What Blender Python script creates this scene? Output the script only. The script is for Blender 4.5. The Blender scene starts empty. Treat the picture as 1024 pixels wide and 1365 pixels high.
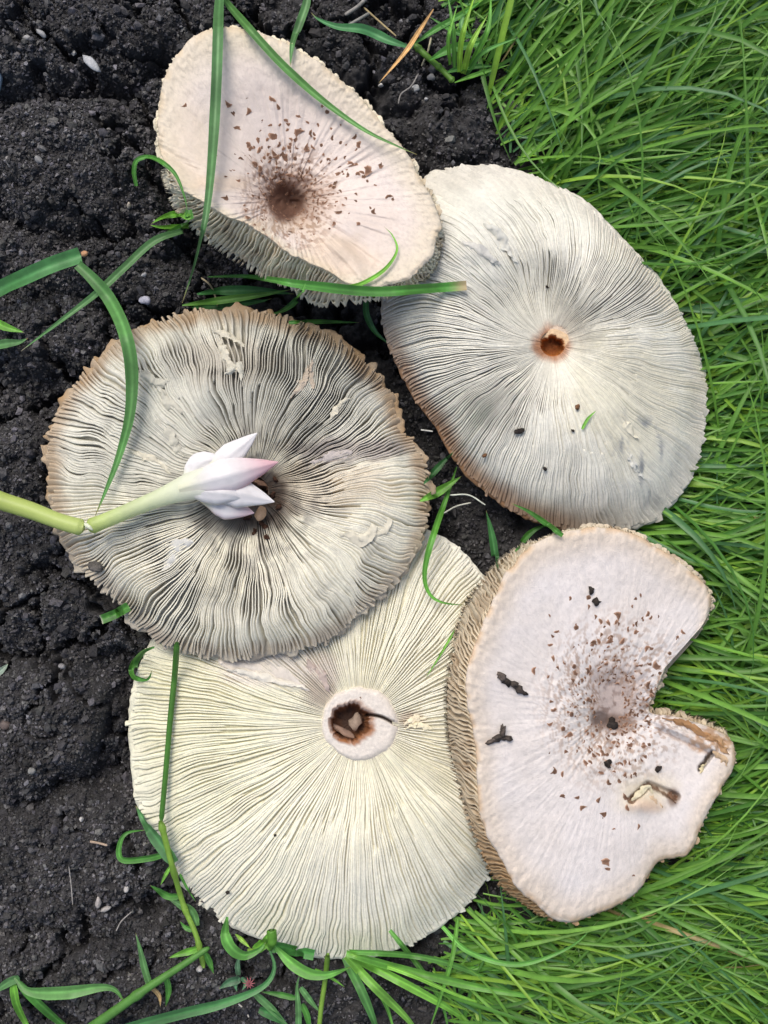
import bpy, math, random
import numpy as np
from mathutils import Vector

random.seed(7)
RNG = np.random.default_rng(7)
sc = bpy.context.scene
COL = sc.collection

# ------------------------------------------------------------------ camera, sky, sun, exposure
MM = 0.001
S = 0.4            # millimetres of ground per photograph pixel
D = 620.0          # camera height above the soil in millimetres
cam_d = bpy.data.cameras.new('camera')
cam = bpy.data.objects.new('camera', cam_d)
COL.objects.link(cam)
cam.location = (0, 0, D * MM)
cam.rotation_euler = (0, 0, 0)
cam_d.sensor_fit = 'VERTICAL'
cam_d.sensor_height = 24.0
cam_d.lens = 24.0 * D / (1365 * S)
cam_d.clip_start = 0.01
cam_d.clip_end = 200.0
sc.camera = cam

SUN_EL, SUN_AZ = math.radians(58), math.radians(112)   # azimuth counted from +X, anticlockwise
world = bpy.data.worlds.new('World')
sc.world = world
world.use_nodes = True
wn = world.node_tree
wn.nodes.clear()
wo = wn.nodes.new('ShaderNodeOutputWorld')
wb = wn.nodes.new('ShaderNodeBackground')
sky = wn.nodes.new('ShaderNodeTexSky')
sky.sky_type = 'NISHITA'
sky.sun_disc = False
sky.sun_elevation = SUN_EL
sky.sun_rotation = math.radians(90) - SUN_AZ
sky.air_density = 1.0
sky.dust_density = 4.0
sky.ozone_density = 0.6
wb.inputs['Strength'].default_value = 0.12
wn.links.new(sky.outputs[0], wb.inputs[0])
wn.links.new(wb.outputs[0], wo.inputs[0])
sun_d = bpy.data.lights.new('sun', 'SUN')
sun_d.energy = 1.5
sun_d.angle = math.radians(28)
sun_d.color = (1.0, 0.965, 0.90)
sun = bpy.data.objects.new('sun', sun_d)
COL.objects.link(sun)
dirv = Vector((math.cos(SUN_EL) * math.cos(SUN_AZ), math.cos(SUN_EL) * math.sin(SUN_AZ), math.sin(SUN_EL)))
sun.rotation_euler = dirv.to_track_quat('Z', 'Y').to_euler()
sun.location = dirv * 3
sc.view_settings.view_transform = 'Standard'
sc.view_settings.look = 'None'
sc.view_settings.gamma = 1
sc.view_settings.use_curve_mapping = False
sc.view_settings.exposure = 0.36
sc.cycles.max_bounces = 8
sc.cycles.diffuse_bounces = 4
sc.cycles.transparent_max_bounces = 4

# ------------------------------------------------------------------ numpy helpers
def Wp(px, py, z):
    """photograph pixel at height z (mm) -> world millimetres"""
    px = np.asarray(px, float); py = np.asarray(py, float); z = np.asarray(z, float)
    k = S * (D - z) / D
    return np.stack([(px - 512) * k, (682.5 - py) * k, z + 0 * px], -1)

def _hash(ix, iy, seed):
    ix = ix.astype(np.int64); iy = iy.astype(np.int64)
    h = (ix * 374761393 + iy * 668265263 + seed * 974634777) & 0xffffffff
    h = ((h ^ (h >> 13)) * 1274126177) & 0xffffffff
    h = (h ^ (h >> 16)) & 0xffffffff
    h = (h * 2246822519) & 0xffffffff
    return ((h ^ (h >> 15)) & 0xffffff) / float(0x1000000)

def vnoise(x, y, seed=0):
    x = np.asarray(x, float); y = np.asarray(y, float) + 0 * x
    x0 = np.floor(x); y0 = np.floor(y)
    fx = x - x0; fy = y - y0
    fx = fx * fx * fx * (fx * (fx * 6 - 15) + 10); fy = fy * fy * fy * (fy * (fy * 6 - 15) + 10)
    a = _hash(x0, y0, seed); b = _hash(x0 + 1, y0, seed)
    c = _hash(x0, y0 + 1, seed); d = _hash(x0 + 1, y0 + 1, seed)
    return ((a * (1 - fx) + b * fx) * (1 - fy) + (c * (1 - fx) + d * fx) * fy) * 2 - 1

def fbm(x, y, seed=0, octv=4, gain=0.5):
    s = 0; a = 1; n = 0
    for i in range(octv):
        s = s + a * vnoise(x * 2 ** i + 13.7 * i, y * 2 ** i - 7.1 * i, seed + i * 17); n += a; a *= gain
    return s / n

def worley2(x, y, seed=0):
    """gap between the two nearest cell points: small along the cracks between cells"""
    x0 = np.floor(x); y0 = np.floor(y); a = np.full(x.shape, 9.0); b = np.full(x.shape, 9.0)
    for dx in (-1, 0, 1):
        for dy in (-1, 0, 1):
            cx = x0 + dx; cy = y0 + dy
            d = np.hypot(x - cx - _hash(cx, cy, seed), y - cy - _hash(cx, cy, seed + 99))
            b = np.minimum(b, np.maximum(a, d)); a = np.minimum(a, d)
    return b - a

def worley(x, y, seed=0):
    """distance to the nearest jittered cell point"""
    x0 = np.floor(x); y0 = np.floor(y); best = np.full(x.shape, 9.0)
    for dx in (-1, 0, 1):
        for dy in (-1, 0, 1):
            cx = x0 + dx; cy = y0 + dy
            jx = cx + _hash(cx, cy, seed); jy = cy + _hash(cx, cy, seed + 99)
            best = np.minimum(best, (x - jx) ** 2 + (y - jy) ** 2)
    return np.sqrt(best)

def sstep(a, b, x):
    t = np.clip((x - a) / (b - a), 0, 1)
    return t * t * (3 - 2 * t)

class TPS:
    """smooth height surface (mm) through (px, py, z) control points"""
    def __init__(self, pts, lam=0.0):
        p = np.array(pts, float); self.c = p[:, :2] / 100.0
        n = len(p)
        K = self._u(self.c[:, None] - self.c[None]) + lam * np.eye(n)
        P = np.hstack([np.ones((n, 1)), self.c])
        A = np.zeros((n + 3, n + 3)); A[:n, :n] = K; A[:n, n:] = P; A[n:, :n] = P.T
        self.w = np.linalg.solve(A, np.concatenate([p[:, 2], np.zeros(3)]))
    @staticmethod
    def _u(d):
        r2 = (d ** 2).sum(-1)
        return 0.5 * r2 * np.log(r2 + 1e-9)
    def __call__(self, px, py):
        px = np.asarray(px, float) / 100; py = np.asarray(py, float) / 100 + 0 * px
        s = self.w[-3] + self.w[-2] * px + self.w[-1] * py
        for (cx, cy), w in zip(self.c, self.w):
            r2 = (px - cx) ** 2 + (py - cy) ** 2
            s = s + w * 0.5 * r2 * np.log(r2 + 1e-9)
        return s

def closed_curve(pts, n):
    """closed Catmull-Rom through rows of pts, resampled evenly by the length of the first two columns"""
    p = np.array(pts, float); m = len(p); out = []
    t = np.linspace(0, 1, 24, endpoint=False)[:, None]
    for i in range(m):
        a, b, c, d = p[i - 1], p[i], p[(i + 1) % m], p[(i + 2) % m]
        out.append(0.5 * (2 * b + (c - a) * t + (2 * a - 5 * b + 4 * c - d) * t ** 2 + (3 * b - a - 3 * c + d) * t ** 3))
    q = np.vstack(out); q = np.vstack([q, q[:1]])
    L = np.concatenate([[0], np.cumsum(np.hypot(*(np.diff(q[:, :2], axis=0).T)))])
    u = np.linspace(0, L[-1], n, endpoint=False)
    return np.stack([np.interp(u, L, q[:, k]) for k in range(q.shape[1])], 1)

def open_curve(pts, n):
    p = np.array(pts, float)
    p = np.vstack([2 * p[0] - p[1], p, 2 * p[-1] - p[-2]]); out = []
    t = np.linspace(0, 1, 20, endpoint=False)[:, None]
    for i in range(1, len(p) - 2):
        a, b, c, d = p[i - 1], p[i], p[i + 1], p[i + 2]
        out.append(0.5 * (2 * b + (c - a) * t + (2 * a - 5 * b + 4 * c - d) * t ** 2 + (3 * b - a - 3 * c + d) * t ** 3))
    q = np.vstack(out + [p[-2:-1]])
    L = np.concatenate([[0], np.cumsum(np.hypot(*(np.diff(q[:, :2], axis=0).T)))])
    u = np.linspace(0, L[-1], n)
    return np.stack([np.interp(u, L, q[:, k]) for k in range(q.shape[1])], 1)

def inside(poly, px, py):
    px = np.asarray(px, float); py = np.asarray(py, float)
    r = np.zeros(px.shape, bool); n = len(poly)
    for i in range(n):
        x1, y1 = poly[i]; x2, y2 = poly[(i + 1) % n]
        if y1 == y2: continue
        c = ((y1 > py) != (y2 > py)) & (px < (x2 - x1) * (py - y1) / (y2 - y1) + x1)
        r ^= c
    return r

def grid_faces(n, m, wrap_n=False, wrap_m=False, off=0):
    i = np.arange(n if wrap_n else n - 1); j = np.arange(m if wrap_m else m - 1)
    I, J = np.meshgrid(i, j, indexing='ij'); I2 = (I + 1) % n; J2 = (J + 1) % m
    return np.stack([I * m + J, I2 * m + J, I2 * m + J2, I * m + J2], -1).reshape(-1, 4) + off

def mesh_from(name, V, F, C=None, smooth=True):
    """V in mm, F (k,3|4) array, C linear rgb per vertex"""
    V = np.asarray(V, float).reshape(-1, 3) * MM
    F = np.asarray(F, np.int32)
    me = bpy.data.meshes.new(name)
    k = F.shape[1]
    me.vertices.add(len(V)); me.vertices.foreach_set('co', V.astype(np.float32).ravel())
    me.loops.add(F.size); me.loops.foreach_set('vertex_index', F.ravel())
    me.polygons.add(len(F)); me.polygons.foreach_set('loop_start', np.arange(0, F.size, k, dtype=np.int32))
    me.polygons.foreach_set('use_smooth', np.full(len(F), bool(smooth)))
    me.update(calc_edges=True)
    if C is not None:
        C = np.asarray(C, float).reshape(-1, 3)
        at = me.color_attributes.new('pigment', 'FLOAT_COLOR', 'POINT')
        at.data.foreach_set('color', np.hstack([np.clip(C, 0, 1), np.ones((len(C), 1))]).astype(np.float32).ravel())
    return me

def add(name, me, mat=None, parent=None, loc=None, label=None, cat=None, group=None, kind=None):
    if mat and not len(me.materials): me.materials.append(mat)
    o = bpy.data.objects.new(name, me); COL.objects.link(o)
    if parent: o.parent = parent
    if loc is not None: o.location = loc
    for k, v in (('label', label), ('category', cat), ('group', group), ('kind', kind)):
        if v: o[k] = v
    return o

def put(name, V, F, mat, C=None, smooth=True, parent=None, origin=None, **kw):
    """one mesh object; vertices are world mm, origin (mm) becomes its pivot"""
    V = np.asarray(V, float).reshape(-1, 3)
    if parent is not None:
        org = np.array(parent['_org']); loc = None
    else:
        org = V.mean(0) if origin is None else np.array(origin, float)
        if origin is None: org[2] = V[:, 2].min()
        loc = org * MM
    o = add(name, mesh_from(name, V - org, F, C, smooth), mat, parent, loc, **kw)
    if parent is None: ORG.append(o)
    o['_org'] = [float(v) for v in org]
    return o
ORG = []

def empty(name, org, label, cat, group=None):
    o = bpy.data.objects.new(name, None); COL.objects.link(o)
    o.empty_display_size = 0.01
    o.location = np.array(org) * MM
    o['label'] = label; o['category'] = cat
    if group: o['group'] = group
    o['_org'] = [float(v) for v in org]
    ORG.append(o)
    return o

def lerp(a, b, t):
    a = np.asarray(a, float); b = np.asarray(b, float)
    t = np.asarray(t, float)[..., None]
    return a * (1 - t) + b * t

# ------------------------------------------------------------------ materials
def mat_base(name, rough=0.6, spec=0.3, tint=0.25, tscale=400, fine=2500, bump=0.3, bdist=0.0004, sss=0.0, color=None, transl=0.0, coat=0.0):
    m = bpy.data.materials.new(name); m.use_nodes = True
    nt = m.node_tree; nt.nodes.clear(); N = nt.nodes.new; L = nt.links.new
    out = N('ShaderNodeOutputMaterial'); b = N('ShaderNodeBsdfPrincipled')
    b.inputs['Roughness'].default_value = rough
    b.inputs['Specular IOR Level'].default_value = spec
    if coat: b.inputs['Coat Weight'].default_value = coat
    if color is None:
        a = N('ShaderNodeAttribute'); a.attribute_name = 'pigment'; src = a.outputs['Color']
    else:
        a = N('ShaderNodeRGB'); a.outputs[0].default_value = (*color, 1); src = a.outputs[0]
    tc = N('ShaderNodeTexCoord')
    n1 = N('ShaderNodeTexNoise'); n1.inputs['Scale'].default_value = tscale; n1.inputs['Detail'].default_value = 5
    n1.inputs['Roughness'].default_value = 0.65
    L(tc.outputs['Object'], n1.inputs['Vector'])
    mr = N('ShaderNodeMapRange'); mr.inputs[1].default_value = 0.3; mr.inputs[2].default_value = 0.7
    mr.inputs[3].default_value = 1 - tint; mr.inputs[4].default_value = 1 + tint
    L(n1.outputs['Fac'], mr.inputs[0])
    mx = N('ShaderNodeMix'); mx.data_type = 'RGBA'; mx.blend_type = 'MULTIPLY'; mx.inputs[0].default_value = 1
    cb = N('ShaderNodeCombineColor')
    for i in range(3): L(mr.outputs[0], cb.inputs[i])
    L(src, mx.inputs[6]); L(cb.outputs[0], mx.inputs[7])
    L(mx.outputs[2], b.inputs['Base Color'])
    if bump:
        n2 = N('ShaderNodeTexNoise'); n2.inputs['Scale'].default_value = fine; n2.inputs['Detail'].default_value = 4
        L(tc.outputs['Object'], n2.inputs['Vector'])
        bp = N('ShaderNodeBump'); bp.inputs['Strength'].default_value = bump; bp.inputs['Distance'].default_value = bdist
        L(n2.outputs['Fac'], bp.inputs['Height']); L(bp.outputs[0], b.inputs['Normal'])
    if sss:
        b.inputs['Subsurface Weight'].default_value = sss
        b.inputs['Subsurface Radius'].default_value = (1.0, 0.8, 0.5)
        b.inputs['Subsurface Scale'].default_value = 0.0015
    if transl:
        t = N('ShaderNodeBsdfTranslucent'); ms = N('ShaderNodeMixShader'); ms.inputs[0].default_value = transl
        hs = N('ShaderNodeHueSaturation'); hs.inputs['Value'].default_value = 1.3; hs.inputs['Hue'].default_value = 0.485
        L(mx.outputs[2], hs.inputs['Color']); L(hs.outputs[0], t.inputs[0])
        L(b.outputs[0], ms.inputs[1]); L(t.outputs[0], ms.inputs[2]); L(ms.outputs[0], out.inputs[0])
    else:
        L(b.outputs[0], out.inputs[0])
    return m

M_GILL = mat_base('gill_flesh', 0.62, 0.3, 0.10, 500, 3000, 0.25, 0.0003, transl=0.12)
M_FLESH = mat_base('cap_flesh', 0.8, 0.2, 0.15, 600, 2500, 0.5, 0.0005)
M_SKIN = mat_base('cap_skin', 0.48, 0.35, 0.06, 250, 1800, 0.55, 0.0006, sss=0.0)
M_SCALE = mat_base('brown_scale', 0.8, 0.2, 0.4, 900, 3000, 0.5, 0.0004)
M_SOIL = mat_base('black_soil', 0.85, 0.25, 0.45, 500, 1500, 0.9, 0.0010)
M_CRUMB = mat_base('soil_crumb', 0.75, 0.35, 0.4, 800, 3000, 0.6, 0.0005)
M_STONE = mat_base('pale_stone', 0.6, 0.3, 0.2, 700, 2500, 0.5, 0.0004)
M_GRASS = mat_base('grass_leaf', 0.42, 0.4, 0.22, 120, 1500, 0.15, 0.0003, transl=0.28)
M_BLADE = mat_base('grass_blade', 0.45, 0.4, 0.15, 200, 1500, 0.25, 0.0003, transl=0.22)
M_STRAW = mat_base('dry_straw', 0.7, 0.25, 0.3, 300, 2500, 0.3, 0.0003)
M_PETAL = mat_base('flower_petal', 0.4, 0.35, 0.04, 200, 1500, 0.15, 0.0003, transl=0.22)
M_DEBRIS = mat_base('soil_debris', 0.85, 0.2, 0.5, 900, 2500, 0.8, 0.0006)

# ------------------------------------------------------------------ the caps' plans (photograph pixels) and heights (mm)
OUT2 = [(567,240),(599,227),(635,222),(689,229),(743,249),(788,276),(832,321),(877,371),(913,429),(931,479),(939,532),(934,586),(918,640),(882,685),(850,701),(792,706),(752,705),(698,688),(648,656),(612,618),(581,568),(549,523),(522,465),(510,411),(518,350),(540,290)]
OUT3 = [(65,603),(70,562),(89,527),(106,505),(138,472),(182,439),(242,418),(286,412),(335,415),(390,428),(445,450),(494,488),(527,532),(534,570),(560,603),(570,647),(568,702),(554,740),(521,784),(472,822),(445,849),(390,868),(313,877),(248,868),(188,838),(149,795),(100,751),(73,696),(65,652)]
OUT4 = [(175,984),(175,950),(182,905),(206,852),(250,800),(320,740),(420,690),(510,690),(571,710),(606,728),(640,765),(668,810),(690,870),(700,930),(697,1000),(684,1070),(668,1125),(648,1167),(607,1218),(546,1256),(490,1274),(419,1272),(360,1254),(302,1228),(252,1187),(212,1128),(184,1066)]
CTR2, CTR3, CTR4 = (737, 458), (338, 655), (478, 966)
H2 = TPS([(567,240,24),(635,222,22),(743,249,22),(832,321,22),(913,429,22),(939,532,22),(918,640,21),(850,701,19),(752,705,20),(648,656,22),(581,568,24),(522,465,27),(515,360,25),
          (737,458,16),(716,455,26),(765,450,19),(640,440,39),(640,560,37),(720,600,38),(800,620,36),(850,520,38),(800,400,37),(740,330,34),(700,390,21),(690,300,27),(620,330,36),(560,430,35),(700,500,37),(790,470,37),(745,520,35)], 0.02)
H3 = TPS([(65,620,20),(89,527,20),(182,439,21),(286,412,22),(390,428,23),(494,488,24),(534,570,25),(570,647,27),(554,740,29),(472,822,31),(390,868,32),(248,868,29),(149,795,24),(73,696,21),
          (338,655,12),(300,640,22),(375,640,22),(335,700,22),(330,610,24),(200,600,31),(300,500,31),(420,540,32),(460,640,37),(430,740,39),(320,790,39),(200,720,33),(130,620,28),(260,690,32),(400,660,32)], 0.02)
H4 = TPS([(175,984,8),(206,852,9),(320,740,9),(510,690,10),(606,728,12),(668,810,12),(700,930,12),(697,1000,12),(648,1167,9),(546,1256,8),(419,1272,8),(302,1228,8),(212,1128,8),(184,1066,8),
          (430,966,17),(478,920,17),(528,966,17),(478,1015,17),(300,940,22),(330,1080,23),(460,1130,24),(590,1080,22),(600,900,17),(540,820,16),(380,850,16),(230,980,14),(440,1215,15),(560,1180,16),(300,1160,15)], 0.02)

# ------------------------------------------------------------------ soil
CLODS = [(70,45,175,78,-.05,9),(255,18,90,60,0,2),(95,218,138,98,.05,12),(215,150,70,60,0,-2),(185,300,60,48,.3,6),(30,335,70,45,.2,1),(125,360,120,46,-.1,5),(215,385,70,50,0,3),
         (70,445,125,62,.05,4),(20,620,85,62,.2,2),(70,770,160,110,.15,7),(175,830,65,50,.4,3),(70,950,92,105,.2,9),(20,1010,60,70,0,7),(90,1160,180,105,-.1,7),(235,1200,90,80,0,0),(170,1290,260,90,0,4),
         (400,1330,150,70,0,0),(430,35,90,55,.2,-3),(520,95,70,70,0,-5),(605,172,62,66,.2,2),(540,190,50,50,.2,-6),(600,40,80,60,0,-4),(150,560,60,60,0,-12),(470,230,60,60,0,-12)]
def soil_h(px, py, fine=True):
    wx = px + 16 * fbm(px / 42, py / 42, 3, 3); wy = py + 16 * fbm(px / 42, py / 42, 8, 3)
    h = -19 + 3 * fbm(px / 60, py / 60, 21, 3)
    for cx, cy, rx, ry, a, z in CLODS:
        ca, sa = math.cos(a), math.sin(a)
        dx = wx - cx; dy = wy - cy
        d = (((dx * ca + dy * sa) / rx) ** 2 + ((-dx * sa + dy * ca) / ry) ** 2)
        h = np.maximum(h, z - 22 * d ** 2.3 - 1.5 * d)
    # keep the soil under the caps low
    for (cx, cy, r) in ((725, 465, 215), (320, 650, 235), (430, 990, 240), (790, 970, 220), (395, 220, 130)):
        d = np.hypot(px - cx, py - cy) / r
        h = np.where(d < 1.0, np.minimum(h, -3 - 9 * (1 - d)), h)
    h = np.where(np.hypot(px - 580, py - 610) < 60, np.minimum(h, -16), h)
    g = sstep(560, 760, px + 0.0 * py)
    h = h * (1 - g) + g * (-4 + 3 * fbm(px / 70, py / 70, 5, 3))
    if fine:
        n = np.minimum(worley(px / 15 + .4 * fbm(px / 9, py / 9, 50, 2), py / 15, 31), 1.0)
        h = h + 3.4 * (0.5 - n) + 2.6 * fbm(px / 22, py / 22, 41, 3)
        n = np.minimum(worley(px / 42 + .4 * fbm(px / 20, py / 20, 52, 2), py / 42, 35), 1.0)
        h = h + 8.0 * (0.45 - n)
        gq = worley2(px / 78 + .35 * fbm(px / 30, py / 30, 53, 3), py / 78 + .35 * fbm(px / 30, py / 30, 54, 3), 36)
        h = h - 16.0 * (1 - sstep(.02, .17, gq)) * sstep(-.25, .25, fbm(px / 90, py / 90, 55, 2)) * (px < 720)
        n = np.minimum(worley(px / 6.5 + .3 * fbm(px / 4, py / 4, 51, 2), py / 6.5, 33), 1.0)
        h = h + 2.2 * (0.5 - n)
    return h

def axis(lo, hi, step, far, mid_hi=None, mid_step=None):
    a = list(np.arange(lo, hi, step))
    x = a[-1]; s = step
    while x < far:
        s = min(s * 1.25, 1500) if not (mid_hi and x < mid_hi) else min(s * 1.25, mid_step)
        x += s; a.append(x)
    x = lo; s = step; pre = []
    while x > -far:
        s = min(s * 1.25, 1500); x -= s; pre.append(x)
    return np.array(pre[::-1] + a)
gx = axis(-40, 690, 2.1, 14000, 1500, 12); gy = axis(-40, 1405, 2.1, 14000)
GX, GY = np.meshgrid(gx, gy, indexing='ij')
def ground_h(x, y):
    o = sstep(0, 130, np.maximum(np.maximum(-45 - x, x - 1300), np.maximum(-45 - y, y - 1410)))
    return soil_h(x, y) * (1 - o) + o * (6 * fbm(x / 300, y / 300, 4, 3) - 1), o
hz, OUTF = ground_h(GX, GY)
V = np.stack([(GX - 512) * S, (682.5 - GY) * S, hz], -1)
lum = 0.044 + 0.020 * fbm(GX / 30, GY / 30, 61, 3) + 0.020 * fbm(GX / 4, GY / 4, 62, 2)
lum = lum * (1 - OUTF) + .046 * OUTF
Cs = np.stack([lum * 1.0, lum * 0.97, lum * 1.0], -1)
put('soil', V, grid_faces(len(gx), len(gy)), M_SOIL, Cs, origin=(0, 0, 0), kind='structure', label='crumbly black garden soil in broken clods with deep dark cracks')

def ico():
    t = (1 + 5 ** .5) / 2
    v = np.array([(-1,t,0),(1,t,0),(-1,-t,0),(1,-t,0),(0,-1,t),(0,1,t),(0,-1,-t),(0,1,-t),(t,0,-1),(t,0,1),(-t,0,-1),(-t,0,1)], float)
    v /= np.linalg.norm(v[0])
    f = np.array([(0,11,5),(0,5,1),(0,1,7),(0,7,10),(0,10,11),(1,5,9),(5,11,4),(11,10,2),(10,7,6),(7,1,8),(3,9,4),(3,4,2),(3,2,6),(3,6,8),(3,8,9),(4,9,5),(2,4,11),(6,2,10),(8,6,7),(9,8,1)])
    return v, f
ICO_V, ICO_F = ico()
def ico2():
    v = [tuple(x) for x in ICO_V]; cache = {}; f = []
    def mid(a, b):
        k = (min(a, b), max(a, b))
        if k not in cache:
            p = (np.array(v[a]) + np.array(v[b])) / 2; p /= np.linalg.norm(p); v.append(tuple(p)); cache[k] = len(v) - 1
        return cache[k]
    for a, b, c in ICO_F:
        ab, bc, ca = mid(a, b), mid(b, c), mid(c, a)
        f += [(a, ab, ca), (b, bc, ab), (c, ca, bc), (ab, bc, ca)]
    return np.array(v), np.array(f)
ICO2_V, ICO2_F = ico2()

def rand_rot(n, rng=RNG):
    q = rng.normal(size=(n, 4)); q /= np.linalg.norm(q, axis=1)[:, None]
    w, x, y, z = q.T
    return np.stack([np.stack([1-2*(y*y+z*z), 2*(x*y-z*w), 2*(x*z+y*w)], -1), np.stack([2*(x*y+z*w), 1-2*(x*x+z*z), 2*(y*z-x*w)], -1), np.stack([2*(x*z-y*w), 2*(y*z+x*w), 1-2*(x*x+y*y)], -1)], 1)

OCT_V = np.array([(1,0,0),(-1,0,0),(0,1,0),(0,-1,0),(0,0,1),(0,0,-1)], float)
OCT_F = np.array([(0,2,4),(2,1,4),(1,3,4),(3,0,4),(2,0,5),(1,2,5),(3,1,5),(0,3,5)])
def crumbs(bv, bf, px, py, r, lum, tint, sink, off):
    n = len(px); m = len(bv)
    c = np.stack([(px - 512) * S, (682.5 - py) * S, ground_h(px, py)[0] + r * (1 - 2 * sink)], -1)
    v = bv[None] * (1 + RNG.uniform(-0.45, 0.40, (n, m, 1)))
    v = np.einsum('nij,nkj->nki', rand_rot(n), v * RNG.uniform(0.6, 1.3, (n, 1, 3)) * r[:, None, None]) + c[:, None]
    return v.reshape(-1, 3), (bf[None] + (np.arange(n) * m)[:, None, None]).reshape(-1, 3) + off, np.repeat(lum[:, None] * tint, m, 0)
def crumb_spots(n):
    x = np.concatenate([RNG.uniform(-60, 330, int(n * .66)), RNG.uniform(300, 700, n - int(n * .66))]); y = RNG.uniform(-60, 1420, n)
    keep = ~((x > 330) & (y > 300) & (y < 1200) & ((x < 500) | (x > 690))) & ~((x > 120) & (x < 520) & (y > 470) & (y < 820)) & ~((x > 220) & (x < 620) & (y > 880) & (y < 1190)) & ~((x > 250) & (x < 520) & (y > 90) & (y < 280))
    return x[keep], y[keep]
def crumb_look(x, y):
    lum = (0.040 + 0.12 * RNG.random(len(x)) ** 3.2) * (1 + .5 * fbm(x / 50, y / 50, 66, 2))
    lum = np.where(RNG.random(len(x)) < 0.003, RNG.uniform(0.18, 0.38, len(x)), lum)
    return lum, np.stack([np.ones(len(x)), RNG.uniform(.94, 1.0, len(x)), RNG.uniform(.92, 1.10, len(x))], 1)
x, y = crumb_spots(112000)
A = crumbs(OCT_V, OCT_F, x, y, 0.42 + RNG.gamma(1.6, 0.20, len(x)).clip(0, 1.1), *crumb_look(x, y), .15, 0)
x, y = crumb_spots(9000)
Bc = crumbs(ICO_V, ICO_F, x, y, 0.8 + RNG.gamma(1.4, 0.40, len(x)).clip(0, 2.2), *crumb_look(x, y), .25, len(A[0]))
x = RNG.uniform(-1100, 700, 30000); y = RNG.uniform(-1100, 2400, 30000)
k = (x < -60) | (y < -60) | (y > 1420); x, y = x[k], y[k]
Cf = crumbs(OCT_V, OCT_F, x, y, 0.9 + RNG.gamma(1.5, 0.9, len(x)).clip(0, 6), *crumb_look(x, y), .25, len(A[0]) + len(Bc[0]))
put('soil_crumbs', np.vstack([A[0], Bc[0], Cf[0]]), np.vstack([A[1], Bc[1], Cf[1]]), M_CRUMB, np.vstack([A[2], Bc[2], Cf[2]]), smooth=False, origin=(0, 0, 0), kind='stuff', label='loose crumbs of black soil with a few pale grains')

# ------------------------------------------------------------------ gills
def ribbon_gills(P, spacing, depth, lean, halfw, t, zjit=0.0):
    """P (G,K,3) crest line in mm; returns V, F and per-vertex (g, t, across)"""
    G, K, _ = P.shape
    rad = np.gradient(P, axis=1); rad /= np.linalg.norm(rad, axis=2)[..., None] + 1e-9
    T = np.cross(np.array([0, 0, 1.0]), rad); T /= np.linalg.norm(T, axis=2)[..., None] + 1e-9
    N = np.cross(rad, T)
    N = np.where(N[..., 2:3] < 0, -N, N)
    d = depth[..., None]; w = halfw[..., None]; l = lean[..., None]
    a = P - N * d - T * w * 0.9
    b = P - N * d * 0.30 + T * (l * 0.55 - w)
    b2 = P - N * w * 0.35 + T * (l - w * 0.85)
    c = P + T * l
    e2 = P - N * w * 0.35 + T * (l + w * 0.85)
    e = P - N * d * 0.30 + T * (l * 0.55 + w)
    f = P - N * d + T * w * 0.9
    V = np.stack([a, b, b2, c, e2, e, f], 2)            # G,K,7,3
    base = grid_faces(K, 7)
    F = (base[None] + (np.arange(G) * K * 7)[:, None, None]).reshape(-1, 4)
    return V, F

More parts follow.
